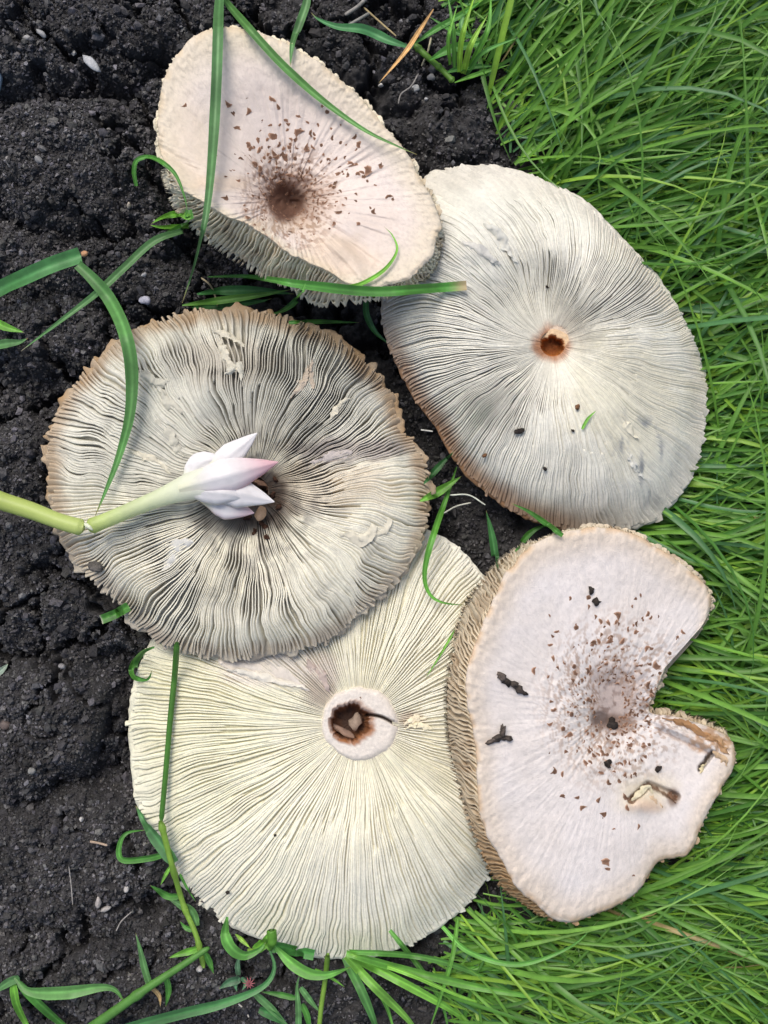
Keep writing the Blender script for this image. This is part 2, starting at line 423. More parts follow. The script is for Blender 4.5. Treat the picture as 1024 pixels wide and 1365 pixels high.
def gilled_cap(tag_, outline, ctr, H, r_in, N1, depth0, swirl, colfn, leanfn, label, thick=7, seed=0, K=46, rag=2.0, wf=None, bunch=1.0, base_dark=None):
    o = closed_curve(outline, 2048)
    cx, cy = ctr
    poly = o[::16]
    base_z = float(np.mean(H(o[:, 0], o[:, 1]))) - depth0 - thick
    root = empty('mushroom_cap', Wp(cx, cy, base_z), label, 'mushroom', 'mushroom caps lying on the soil and grass')
    def plan(u, t):
        uu = (u + swirl(u, t)) % 1.0
        i = uu * 2048; i0 = np.floor(i).astype(int) % 2048; i1 = (i0 + 1) % 2048; f = i - np.floor(i)
        ox = o[i0, 0] * (1 - f) + o[i1, 0] * f; oy = o[i0, 1] * (1 - f) + o[i1, 1] * f
        R = np.hypot(ox - cx, oy - cy); ux = (ox - cx) / R; uy = (oy - cy) / R
        rr = r_in + t * (R - r_in)
        return cx + ux * rr, cy + uy * rr, R
    def height(px, py, t, u):
        h = H(px, py)
        h = h - 7.0 * sstep(0.70, 1.03, t) ** 2
        h = h + 0.9 * fbm(px / 45, py / 45, seed + 5, 3)
        return h
    # gills: full ones and short ones between them
    G = N1 * 2
    u = (np.arange(G) + RNG.uniform(-.22, .22, G)) / G
    full = (np.arange(G) % 2 == 0)
    t0 = np.where(full, 0.0, RNG.uniform(0.12, 0.55, G))
    s = np.linspace(0, 1, K)[None]
    t = t0[:, None] + (1 - t0[:, None]) * s
    tend = 1 + 0.012 * RNG.normal(size=(G, 1))
    t = t * tend
    U = u[:, None] + 0 * t
    gi = np.arange(G)[:, None] + 0 * t
    U = U + (0.26 * vnoise(gi * 0.9, t * 2.2, seed + 60) + 0.07 * vnoise(gi * 3.1, t * 8, seed + 61)) / G * (0.3 + t)
    U = U + bunch * fbm(U * G / 7.0, t * 1.3, seed + 62, 2) / G + 0.5 * bunch * fbm(U * G / 30.0, t * 6, seed + 63, 2) / G
    px, py, R = plan(U, t)
    circ = 2 * math.pi * (r_in + t * (R - r_in)) * S
    spacing = circ / (N1 * 1.15 + (G - N1 * 1.15) * sstep(.1, .6, t))
    z = height(px, py, t, U) + 0.35 * vnoise(gi * 5.3, t * 4, seed + 7) + 0.25 * vnoise(gi * 1.7, t * 14, seed + 8)
    ts = (t - t0[:, None]) / (1 - t0[:, None])
    grow = sstep(0, 0.10, ts)
    z = z - (1 - grow) * depth0 * np.where(full, 0.35, 0.95)[:, None]
    P = Wp(px, py, z)
    halfw = np.clip(spacing * (wf(px, py, t) + 0.05 * vnoise(gi * 2.2, t * 3, seed + 9)), 0.20, 1.25)
    lean = leanfn(px, py, t, U) * spacing + 0.16 * spacing * vnoise(gi * 7.7, t * 3, seed + 11) + 0.07 * spacing * vnoise(gi * 3.7, t * 14, seed + 12)
    depth = depth0 * np.clip(1.15 - 0.55 * sstep(.82, 1, t), .3, 2) + 0 * t
    V, F = ribbon_gills(P, spacing, depth, lean, halfw, t)
    globals()['RIMK'] = .85
    C = colfn(px, py, t, U, seed)
    globals()['RIMK'] = 1.0
    tone = 1 + 0.10 * vnoise(gi * 9.1, t * 2, seed + 13)[..., None]
    C = np.repeat((C * tone)[:, :, None], 7, 2)
    if base_dark is not None:
        m = base_dark(px, py, t)[..., None] * np.array([1, .75, .08, 0, .08, .75, 1])[None, None]  # gills get darker from crest down to base, only where the mask is set
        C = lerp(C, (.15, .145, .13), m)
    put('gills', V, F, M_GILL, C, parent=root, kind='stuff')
    # flesh the gills stand on, its ragged margin and its underside
    nu = 900; rows_t = np.concatenate([np.linspace(0, 0.96, 40), [0.985, 1.0]])
    uu = np.arange(nu) / nu
    rg = 1 + (rag * fbm(uu * 70, 0 * uu, seed + 70, 3) + rag * .8 * vnoise(uu * 230, 0 * uu, seed + 71)) / 230.0
    UU, TT = np.meshgrid(uu, rows_t, indexing='ij')
    px, py, R = plan(UU, TT * np.where(TT > .97, rg[:, None] + .012, 1))
    z = height(px, py, TT, UU) - depth0 * np.clip(1.15 - 0.55 * sstep(.82, 1, TT), .3, 2) + 0.25
    z = z + np.where(TT > .97, 1.0 * vnoise(UU * 150, TT, seed + 74), 0)
    top = Wp(px, py, z); ctop = colfn(px, py, TT, UU, seed) * 0.92
    tb = np.array([1.0, 0.985, 0.94, 0.8, 0.5, 0.0]); drop = np.array([0.9, 2.0, 4.0, thick, thick + 2, thick + 3])
    UB, TB = np.meshgrid(uu, tb, indexing='ij')
    bx, by, R = plan(UB, TB * np.where(TB > .97, rg[:, None] + .010, 1))
    zb = z[:, -1:] * TB + (1 - TB) * z.mean() - drop[None]
    bot = Wp(bx, by, zb); cb = 0 * bot + np.array([0.55, 0.45, 0.36])
    Vf = np.concatenate([top, bot], 1)
    put('cap_flesh', Vf, grid_faces(nu, Vf.shape[1], wrap_n=True), M_FLESH, np.concatenate([ctop, cb], 1), parent=root)
    return root, poly, plan, height

RIMK = 1.0
def blot(px, py, cx, cy, rx, ry, seed=0, soft=.45):
    d = np.hypot((px - cx) / rx, (py - cy) / ry) + 0.35 * fbm(px / 22, py / 22, seed + 3, 3)
    return 1 - sstep(1 - soft, 1 + soft, d)
def col4(px, py, t, U, sd):
    c = lerp((0.86, 0.825, 0.64), (0.88, 0.855, 0.73), 0.5 + 0.5 * fbm(px / 120, py / 120, sd, 3))
    c = lerp(c, (0.82, 0.80, 0.70), sstep(.86, 1.0, t) * .7)
    c = lerp(c, (0.78, 0.76, 0.52), blot(px, py, 250, 960, 130, 150, sd) * .5)
    c = lerp(c, (0.52, 0.43, 0.36), blot(px, py, 425, 905, 22, 34, sd) * .75)
    c = lerp(c, (0.74, 0.68, 0.60), blot(px, py, 360, 890, 80, 24, sd) * .8)
    c = lerp(c, (0.55, 0.42, 0.30), blot(px, py, 545, 960, 16, 10, sd) * .6)
    return c
def col3(px, py, t, U, sd):
    g = sstep(600, 780, py + .25 * px)
    c = lerp((0.73, 0.71, 0.61), (0.90, 0.86, 0.71), g)
    c = lerp(c, (0.44, 0.45, 0.41), (0.5 + 0.5 * fbm(px / 60, py / 60, sd, 4)) ** 2 * (.8 - .5 * g))
    c = lerp(c, (0.50, 0.45, 0.36), blot(px, py, 300, 480, 70, 30, sd) * .6)
    c = lerp(c, (0.66, 0.56, 0.42), blot(px, py, 430, 650, 90, 36, sd) * .6)
    c = lerp(c, (0.42, 0.37, 0.33), blot(px, py, 470, 600, 80, 16, sd) * .8)
    c = lerp(c, (0.10, 0.06, 0.04), blot(px, py, 345, 665, 46, 44, sd, .35) * .95)
    c = lerp(c, (0.13, 0.12, 0.11), blot(px, py, 300, 690, 45, 26, sd) * .6)
    c = lerp(c, (0.20, 0.18, 0.16), blot(px, py, 340, 660, 95, 80, sd + 2, .8) * sstep(-.2, .5, fbm(px / 12, py / 12, 94, 3)) * .8)
    c = lerp(c, (0.22, 0.22, 0.20), sstep(.1, .5, fbm(px / 38, py / 38, 95, 4)) * .28)
    n = .5 + .5 * fbm(px / 25, py / 25, sd + 40, 3)
    rim = sstep(.88, .98, t + .06 * (n - .5))
    c = lerp(c, (0.40, 0.27, 0.15), RIMK * rim * (.65 + .5 * n) * (1 - .5 * sstep(650, 800, py)))
    c = lerp(c, (0.25, 0.22, 0.20), sstep(.88, .99, t) * sstep(700, 820, py) * n * .6)
    return c
def col2(px, py, t, U, sd):
    c = lerp((0.78, 0.76, 0.66), (0.84, 0.82, 0.73), 0.5 + 0.5 * fbm(px / 90, py / 90, sd, 3))
    c = lerp(c, (0.45, 0.44, 0.38), sstep(.05, .6, fbm(px / 50, py / 70, sd + 20, 4)) * .3)
    c = lerp(c, (0.70, 0.66, 0.50), blot(px, py, 840, 540, 80, 80, sd) * .6)
    c = lerp(c, (0.22, 0.24, 0.27), blot(px, py, 850, 620, 38, 60, sd) * sstep(0, .5, fbm(px / 9, py / 40, sd + 22, 3)) * .9)
    c = lerp(c, (0.42, 0.16, 0.05), blot(px, py, 735, 460, 22, 26, sd, .3) * .85)
    n = .5 + .5 * fbm(px / 25, py / 25, sd + 40, 3)
    side = sstep(20, 130, (610 - px) * .75 + (py - 420) * .75)
    c = lerp(c, (0.34, 0.19, 0.10), RIMK * sstep(.83, .965, t + .05 * (n - .5)) * np.clip(side, .16, 1))
    return c

def dark3(px, py, t):  # zones of the grey cap where gill sides and bases are darker
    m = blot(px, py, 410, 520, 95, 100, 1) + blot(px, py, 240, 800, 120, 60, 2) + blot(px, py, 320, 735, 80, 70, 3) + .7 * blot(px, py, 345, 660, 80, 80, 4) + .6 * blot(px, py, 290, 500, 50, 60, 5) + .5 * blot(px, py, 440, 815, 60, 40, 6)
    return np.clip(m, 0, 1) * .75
def dark2(px, py, t):  # same zones for the pale grey cap
    return np.clip(blot(px, py, 630, 530, 90, 50, 1) + blot(px, py, 825, 385, 60, 40, 2) + blot(px, py, 770, 435, 36, 22, 3), 0, 1) * .75
def wf4(px, py, t): return .43 - .07 * blot(px, py, 240, 1000, 90, 170) - .14 * blot(px, py, 600, 1010, 60, 40) + .04 * fbm(px / 40, py / 40, 91, 2)
def wf3(px, py, t):
    w = .34 + .10 * fbm(px / 45, py / 45, 92, 3) + .14 * blot(px, py, 460, 700, 120, 100) + .08 * blot(px, py, 210, 560, 90, 90)
    w = w - .15 * blot(px, py, 410, 520, 100, 100) - .10 * blot(px, py, 230, 800, 110, 50) - .10 * blot(px, py, 330, 740, 60, 60)
    return np.clip(w, .17, .47)
def wf2(px, py, t):
    w = .41 + .06 * fbm(px / 45, py / 45, 93, 3) - .14 * blot(px, py, 610, 520, 90, 70) - .08 * blot(px, py, 820, 380, 70, 60) - .10 * blot(px, py, 770, 430, 40, 30)
    return np.clip(w, .20, .47)
def sw4(u, t): return 0.006 * np.sin(2 * math.pi * u * 2) * t * (1 - t) * 3 + 0.004 * fbm(u * 14, t * 1.6, 77, 3)
def sw3(u, t): return 0.010 * fbm(u * 9, t * 1.8, 78, 3) * (0.3 + t)
def sw2(u, t):
    top = np.exp(-((((u + .5) % 1) - .5 - 0.02) / .16) ** 2)
    return 0.10 * top * (1 - t) * t * 2 + 0.008 * fbm(u * 9, t * 1.8, 79, 3)
def ln4(px, py, t, U): return 1.0 * fbm(px / 70, py / 70, 81, 3) + 0.5 + 0.9 * sstep(.7, 1, t) * fbm(px / 20, py / 20, 82, 2)
def ln3(px, py, t, U): return 3.2 * fbm(px / 60, py / 60, 84, 2) + 1.6 * blot(px, py, 440, 700, 130, 90) + 2.2 * blot(px, py, 220, 560, 80, 70) + .12 * vnoise(px / 9, py / 9, 8)
def ln2(px, py, t, U):
    flat = blot(px, py, 640, 300, 90, 80) + blot(px, py, 850, 560, 110, 110)
    return 1.2 + 1.8 * fbm(px / 60, py / 60, 86, 3) + 2.5 * flat

cap4, poly4, plan4, hf4 = gilled_cap('d', OUT4, CTR4, H4, 45, 180, 2.5, sw4, col4, ln4,
    'creamy white mushroom cap, gills up, with a round broken hole in its white collar', seed=400, rag=1.2, wf=wf4, bunch=.8)
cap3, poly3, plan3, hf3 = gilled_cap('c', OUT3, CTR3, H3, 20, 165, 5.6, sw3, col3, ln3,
    'grey and cream mushroom cap, torn gills up, with a flower across its dark middle', seed=300, rag=7.5, wf=wf3, bunch=1.6, base_dark=dark3)
cap2, poly2, plan2, hf2 = gilled_cap('b', OUT2, CTR2, H2, 17, 205, 3.4, sw2, col2, ln2,
    'pale grey mushroom cap, gills up, with a small orange brown hole beside the grass', seed=200, rag=2.0, wf=wf2, bunch=1.0, base_dark=dark2)

# stem collar of the creamy cap, with its hole and crack
def collar(root, ctr, hole, r_out, r_hole, H, zc, depth, cwhite, cbrown, cdark, seed, crack=None):
    nu = 220; a = np.arange(nu) / nu * 2 * math.pi
    rows = [(1.08, 1, -2.5), (1.0, 1, 0), (0.93, 1, 1.0), (0.8, 1, 1.5)] + [(.8 - .8 * k / 14, 1, 1.6) for k in range(1, 14)] + [(0.0, 1, 1.4), (0.0, .93, .4), (0.0, .86, -1.5), (0.0, .82, -5), (0.0, .78, -depth * .7), (0.0, .62, -depth), (0.0, .3, -depth + 1), (0.0, .02, -depth)]
    V = []; C = []
    for f, hs, dz in rows:
        rag = 1 + .05 * fbm(a * 3, a * 0 + f, seed, 3)
        hr = r_hole * hs * (1 + .05 * np.sin(a * 7 + seed) + .05 * vnoise(a * 9, a * 0, seed + 8) + .10 * fbm(np.cos(a) * 2, np.sin(a) * 2, seed + 1, 3))
        xo = ctr[0] + r_out * np.cos(a) * rag; yo = ctr[1] + r_out * .96 * np.sin(a) * rag
        xh = hole[0] + hr * np.cos(a); yh = hole[1] + hr * .93 * np.sin(a)
        x = xo * f + xh * (1 - f); y = yo * f + yh * (1 - f)
        if f > 1: x, y = xo + (xo - ctr[0]) * (f - 1), yo + (yo - ctr[1]) * (f - 1)
        z = zc + dz + .5 * fbm(x / 14, y / 14, seed + 4, 3)
        if hs < .9: z = z + (2.5 if hs < .7 else 1.0) * fbm(x / 7, y / 7, seed + 5, 3)
        c = np.tile(np.array(cwhite), (nu, 1))
        if hs <= 1 and f < .35:
            c = lerp(c, cbrown, (sstep(.25, .0, np.full(nu, f)) if f > 0 else np.ones(nu)) * (.55 + .45 * np.clip(np.sin(a + .3), 0, 1) + .25 * fbm(x / 9, y / 9, seed, 2)).clip(0, 1))
        if hs < .9: c = lerp(cbrown, cdark, np.clip((1 - hs) * 2.2 + .5 * fbm(x / 8, y / 8, seed + 6, 3), 0, 1))
        if crack is not None:
            (x1, y1), (x2, y2) = crack
            L = math.hypot(x2 - x1, y2 - y1); ux, uy = (x2 - x1) / L, (y2 - y1) / L
            sx = (x - x1) * ux + (y - y1) * uy; sy = np.abs(-(x - x1) * uy + (y - y1) * ux + 2.0 * np.sin(sx / 9))
            m = (1 - sstep(.8, 3.0, sy)) * (sx > -6) * (sx < L + 4)
            z = z - 4.5 * m; c = lerp(c, (.03, .015, .01), m)
        V.append(Wp(x, y, z)); C.append(c)
    V = np.stack(V, 1); C = np.stack(C, 1)
    return put('stem_collar', V, grid_faces(nu, len(rows), wrap_n=True), M_FLESH, C, parent=root)
collar(cap4, (480, 965), (467, 963), 50, 29, H4, 16.6, 13, (.70, .64, .57), (.30, .12, .045), (.07, .04, .03), 5, crack=((494, 953), (540, 968)))
# broken stem wall left inside that hole
def lump(name, px, py, z, rx, ry, rz, rot, col, mat, seed, amp=.3, parent=None, sub=True, col2_=None, **kw):
    v0, f0 = (ICO2_V, ICO2_F) if sub else (ICO_V, ICO_F)
    n = fbm(v0[:, 0] * 1.6 + seed, v0[:, 1] * 1.6 + v0[:, 2] * 1.3, seed, 3)
    v = v0 * (1 + amp * n[:, None] * 1.6)
    ca, sa = math.cos(rot), math.sin(rot)
    x = v[:, 0] * rx * S; y = v[:, 1] * ry * S
    p = Wp(px, py, z)
    V = np.stack([p[0] + x * ca + y * sa, p[1] - x * sa + y * ca, z + v[:, 2] * rz], 1)
    c = np.tile(np.array(col, float), (len(V), 1)) * (1 + .3 * n[:, None])
    if col2_ is not None: c = lerp(c, col2_, sstep(-.1, .4, fbm(v0[:, 0] * 3, v0[:, 1] * 3, seed + 9, 2)))
    return put(name, V, f0, mat, c, smooth=sub, parent=parent, **kw)
lump('broken_stem_fibre', 458, 975, 9, 15, 5, 2, .5, (.30, .20, .15), M_FLESH, 3, .5, parent=cap4)
lump('broken_stem_fibre', 474, 962, 10, 9, 12, 2, .2, (.34, .26, .20), M_FLESH, 4, .5, parent=cap4)
collar(cap2, (738, 461), (736, 463), 24, 17, H2, 15.2, 9, (.62, .46, .30), (.55, .21, .05), (.26, .09, .03), 6)
collar(cap3, (345, 668), (338, 665), 30, 24, H3, 11.0, 10, (.25, .15, .10), (.12, .06, .035), (.03, .018, .012), 7)

# ------------------------------------------------------------------ caps lying skin side up, their gills showing along one side
def top_cap(pairs, ctr, H, colfn, label, outdrop, seed, nu=760, nr=96, gill_n=190, depth0=3.2, gcol=None, relief=None):
    pr = closed_curve(pairs, 2048)
    cx, cy = ctr
    zc = float(H(cx, cy))
    root = empty('mushroom_cap', Wp(cx, cy, zc - 14), label, 'mushroom', 'mushroom caps lying on the soil and grass')
    idx = (np.arange(nu) * 2048 // nu)
    rim = pr[idx, :2]; outp = pr[idx, 2:4]
    uu = np.arange(nu) / nu
    nrm = rim - np.array(ctr); nrm /= np.linalg.norm(nrm, axis=1)[:, None]
    outp = outp - nrm * 6.0 * (1 - sstep(3, 9, np.hypot(*(outp - rim).T)))[:, None]
    rim = rim + nrm * (2.6 * fbm(uu * 45, 0 * uu, seed, 3) + .9 * vnoise(uu * 190, 0 * uu, seed + 2))[:, None]
    tt = 1 - (1 - np.linspace(0, 1, nr)) ** 1.0
    X = cx + (rim[:, 0:1] - cx) * tt; Y = cy + (rim[:, 1:2] - cy) * tt
    T = tt[None] + 0 * X; U = uu[:, None] + 0 * X
    Z = H(X, Y) + .5 * fbm(X / 30, Y / 30, seed + 3, 3) + .22 * fbm(X / 6, Y / 6, seed + 4, 3)
    Z = Z + .28 * vnoise(U * 260, T * 4, seed + 5) * sstep(.80, .97, T) + .12 * vnoise(U * 330, T * 5, seed + 55) * sstep(.3, .6, T)
    Z = Z + .45 * fbm(X / 4.5, Y / 4.5, seed + 6, 2) * sstep(.82, .95, T)
    if relief is not None: Z = Z + relief(X, Y)
    Z = Z - 1.6 * sstep(.955, 1, T) ** 2
    top = Wp(X, Y, Z); ct = colfn(X, Y, T, U)
    bw = np.hypot(*(outp - rim).T)
    zr = Z[:, -1:]
    od = outdrop(bw)[:, None]
    # lip, band under the gills, underside
    ks = np.array([0.0, 0.02, 0.25, 0.6, 0.9, 1.0]); dz = np.array([.9, 1.9, .30, .62, .92, 1.06])
    rows = []; cols = []
    for k, q in zip(ks, dz):
        x = rim[:, 0:1] * (1 - k) + outp[:, 0:1] * k - nrm[:, 0:1] * (1.5 if k < .1 else 3.0)
        y = rim[:, 1:2] * (1 - k) + outp[:, 1:2] * k - nrm[:, 1:2] * (1.5 if k < .1 else 3.0)
        z = zr - (q if k < .1 else 1.9 + od * q)
        rows.append(Wp(x, y, z)); cols.append(gcol(x, y, np.full_like(x, k), uu[:, None]) * .9)
    for k, q in ((.75, 3), (.4, 8), (0, 11)):
        x = cx + (outp[:, 0:1] - cx) * k; y = cy + (outp[:, 1:2] - cy) * k
        z = (zr - od * 1.06 - 3) * k + (zc - 6) * (1 - k) - 2
        rows.append(Wp(x, y, z)); cols.append(0 * rows[-1] + np.array([.5, .42, .33]))
    V = np.concatenate([top] + rows, 1); C = np.concatenate([ct] + cols, 1)
    put('cap_skin', V, grid_faces(nu, V.shape[1], wrap_n=True), M_SKIN, C, parent=root)
    # gills
    G = gill_n; K = 26
    ui = (np.arange(G) + RNG.uniform(-.2, .2, G)) / G
    j = (ui * nu).astype(int) % nu
    s = np.linspace(0, 1, K)[None]
    fl = sstep(0, 1, s)
    wob = 2.2 * vnoise(np.arange(G)[:, None] * 1.1, s * 3, seed + 30)
    tg = np.stack([-nrm[j, 1], nrm[j, 0]], 1)
    x = rim[j, 0:1] * (1 - s) + outp[j, 0:1] * s - nrm[j, 0:1] * 1.5 * (1 - s) + tg[:, 0:1] * wob * s
    y = rim[j, 1:2] * (1 - s) + outp[j, 1:2] * s - nrm[j, 1:2] * 1.5 * (1 - s) + tg[:, 1:2] * wob * s
    bulge = np.sin(np.pi * np.clip(s, 0, 1)) ** .7
    z = zr[j] - 1.3 - od[j] * s ** 1.3 + bulge * .6
    # run on under the cap so that the gills do not stop in the air
    s2 = np.linspace(0.06, .5, 8)[None]
    x2 = outp[j, 0:1] + (cx - outp[j, 0:1]) * s2; y2 = outp[j, 1:2] + (cy - outp[j, 1:2]) * s2
    z2 = z[:, -1:] - 1.5 - 3 * s2 / .5 - .8 * (od[j] > 4)
    x = np.hstack([x, x2]); y = np.hstack([y, y2]); z = np.hstack([z, z2])
    P = Wp(x, y, z)
    K2 = P.shape[1]
    per = np.hypot(*np.diff(np.vstack([outp, outp[:1]]), axis=0).T).sum() * S
    sp = np.full((G, K2), per / G)
    sall = np.hstack([s + 0 * x[:, :K], 1 + 0 * x2])
    hw = sp * (.22 + .05 * vnoise(np.arange(G)[:, None] * 2.1, sall * 3, seed + 31))
    ln = sp * (.9 * fbm(np.arange(G)[:, None] / 9, sall * 2, seed + 32, 3) + .3 * vnoise(np.arange(G)[:, None] * 5.1, sall * 6, seed + 33)) * sstep(0, .3, sall)
    dp = depth0 * sstep(-.15, .35, sall)
    Vg, Fg = ribbon_gills(P, sp, dp, ln, hw, sall)
    # the underside run must point down: mirror those ribs
    Cg = gcol(x, y, sall, ui[:, None]) * (1 + .12 * vnoise(np.arange(G)[:, None] * 9.7, sall * 2, seed + 34))[..., None]
    put('gills', Vg, Fg, M_GILL, np.repeat(Cg[:, :, None], 7, 2), parent=root, kind='stuff')
    return root, pr[::16, 2:4], pr[::16, :2], (X, Y, Z)

P1 = [(211,180,211,180),(212,145,210,145),(216,112,213,111),(234,76,232,74),(261,45,260,43),(297,38,297,36),(333,40,333,38),(373,54,374,52),(427,85,428,83),(467,117,468,115),(503,157,505,155),(535,193,537,192),
      (562,238,564,237),(580,274,583,273),(590,300,594,302),(584,316,588,324),(574,344,580,352),(551,368,555,380),(515,381,516,394),(490,383,486,398),(462,378,450,403),(440,364,417,401),(405,349,388,380),(373,330,355,366),(337,304,315,343),(301,288,275,314),(270,271,240,280),(240,252,224,246),(220,215,216,216)]
H1 = TPS([(211,180,50),(216,112,46),(261,45,46),(333,40,46),(427,85,44),(503,157,44),(562,238,48),(590,300,52),(574,344,56),(515,380,60),(462,378,62),(405,349,63),(337,304,63),(270,271,62),(225,225,56),
          (385,272,13),(400,285,19),(372,260,18),(405,262,20),(385,240,26),(350,240,33),(340,265,44),(420,300,42),(360,300,54),(420,250,31),(380,180,35),(440,220,36),(300,180,41),(350,100,44),(270,120,45),(480,260,44),(520,300,50),(480,330,54),(450,330,57),(260,200,49),(300,250,55),(400,320,57),(540,250,46),(430,290,47)], 0.01)
def flecks(c, X, Y, cx, cy, r0, r1, r2, colr, seed, amt, kx=16, kr=3.4):
    r = np.hypot(X - cx, (Y - cy) * .85); a = np.arctan2(Y - cy, X - cx)
    m = sstep(.12, .34, vnoise(a * kx * (.5 + r / 90), r / kr, seed) + .35 * vnoise(X / 2.2, Y / 2.2, seed + 1)) * sstep(r0 * .5, r0, r) * (1 - sstep(r1, r2, r))
    return lerp(c, colr, m * amt)
def col1(X, Y, T, U):
    c = lerp((.66, .56, .49), (.73, .65, .60), .5 + .5 * fbm(X / 60, Y / 60, 101, 3))
    c = lerp(c, (.66, .58, .44), sstep(.74, .95, T) * .75)
    c = c * (1 - .10 * sstep(.1, .5, vnoise(X / 2.6, Y / 2.6, 141)) * sstep(.55, .8, T))[..., None]
    c = lerp(c, (.66, .50, .33), blot(X, Y, 450, 340, 50, 26, 3) * .45)
    c = lerp(c, (.62, .52, .38), blot(X, Y, 250, 200, 26, 70, 4) * .4)
    c = lerp(c, (.60, .47, .30), sstep(.93, 1, T) * sstep(-.3, .4, fbm(X / 14, Y / 14, 102, 2)) * .55)
    c = lerp(c, (.48, .33, .25), blot(X, Y, 395, 262, 44, 34, 6) * .6)
    c = flecks(c, X, Y, 386, 266, 20, 38, 85, (.30, .18, .12), 151, .8)
    c = lerp(c, (.60, .44, .28), blot(X, Y, 300, 245, 40, 12, 5) * .35)
    c = lerp(c, (.62, .50, .36), blot(X, Y, 365, 300, 60, 10, 6) * .3)
    c = lerp(c, (.12, .06, .04), blot(X, Y, 384, 270, 25, 23, 5, .25) * .95)
    return c
def gc1(x, y, t, U):
    c = lerp((.84, .76, .58), (.74, .69, .54), np.clip(t, 0, 1))
    return lerp(c, (.50, .36, .22), sstep(0, .5, fbm(x / 16, y / 16, 107, 3)) * .5)
def seg_d(X, Y, x1, y1, x2, y2):
    L2 = (x2 - x1) ** 2 + (y2 - y1) ** 2
    t = np.clip(((X - x1) * (x2 - x1) + (Y - y1) * (y2 - y1)) / L2, 0, 1)
    return np.hypot(X - x1 - t * (x2 - x1), Y - y1 - t * (y2 - y1))
def rel1(X, Y):
    r = np.hypot(X - 385, Y - 268); a = np.arctan2(Y - 268, X - 385)
    fold = 2.6 * np.exp(-(np.minimum(seg_d(X, Y, 415, 305, 470, 345), seg_d(X, Y, 470, 345, 482, 372)) / 9) ** 2) - 2.4 * np.exp(-(seg_d(X, Y, 212, 195, 262, 232) / 7) ** 2) + 1.8 * np.exp(-(seg_d(X, Y, 225, 240, 330, 288) / 7) ** 2) - 1.8 * np.exp(-(seg_d(X, Y, 438, 300, 500, 352) / 8) ** 2)
    return fold + .9 * vnoise(a * 9, r / 4.5, 113) * sstep(20, 30, r) * (1 - sstep(40, 80, r)) + .55 * vnoise(a * 26, r / 60, 110) * sstep(20, 50, r) * (1 - sstep(110, 190, r)) + 1.5 * vnoise(X / 6, Y / 6, 112) * (1 - sstep(14, 30, r))
cap1, poly1, rimp1, g1 = top_cap(P1, (386, 266), H1, col1, 'pinkish white funnel shaped mushroom cap with a dark brown pit ringed by brown scales',
                              lambda bw: 2.2 + .62 * bw, 100, gcol=gc1, relief=rel1, gill_n=230)

P5 = [(800,703,800,701),(850,715,851,713),(900,745,901,743),(932,772,934,771),(948,800,950,800),(938,832,940,833),(912,850,914,852),(892,880,894,882),(874,922,877,923),(865,944,868,944),(874,952,876,950),(900,955,902,951),(950,970,953,966),(974,986,977,984),(981,1015,984,1016),(964,1050,967,1052),
      (942,1088,945,1090),(916,1138,918,1141),(880,1148,881,1151),(852,1185,854,1188),(820,1208,821,1211),(765,1228,764,1231),(740,1224,732,1227),(718,1208,694,1203),(690,1186,664,1176),(668,1146,642,1138),(647,1108,622,1083),(637,1058,606,1029),(632,991,597,974),(624,940,596,915),(622,898,605,862),(637,848,618,812),(656,802,643,775),(677,760,673,743),(719,722,716,717),(760,708,758,703)]
H5 = TPS([(800,703,38),(900,745,32),(948,800,28),(912,850,29),(868,930,27),(868,950,22),(950,970,20),(981,1015,20),(942,1088,24),(880,1148,28),(820,1208,32),(765,1228,36),(690,1186,44),(637,1058,48),(622,940,49),(637,848,48),(677,760,45),(719,722,42),
          (818,958,22),(800,955,26),(832,945,24),(818,915,26),(815,885,33),(770,950,36),(850,900,29),(815,1010,33),(860,990,25),(700,950,42),(720,850,40),(800,800,36),(880,800,31),(720,1080,41),(800,1120,36),(890,1080,27),(870,1050,27),(900,1010,22),(940,1030,21),(760,1170,38),(850,1120,32)], 0.01)
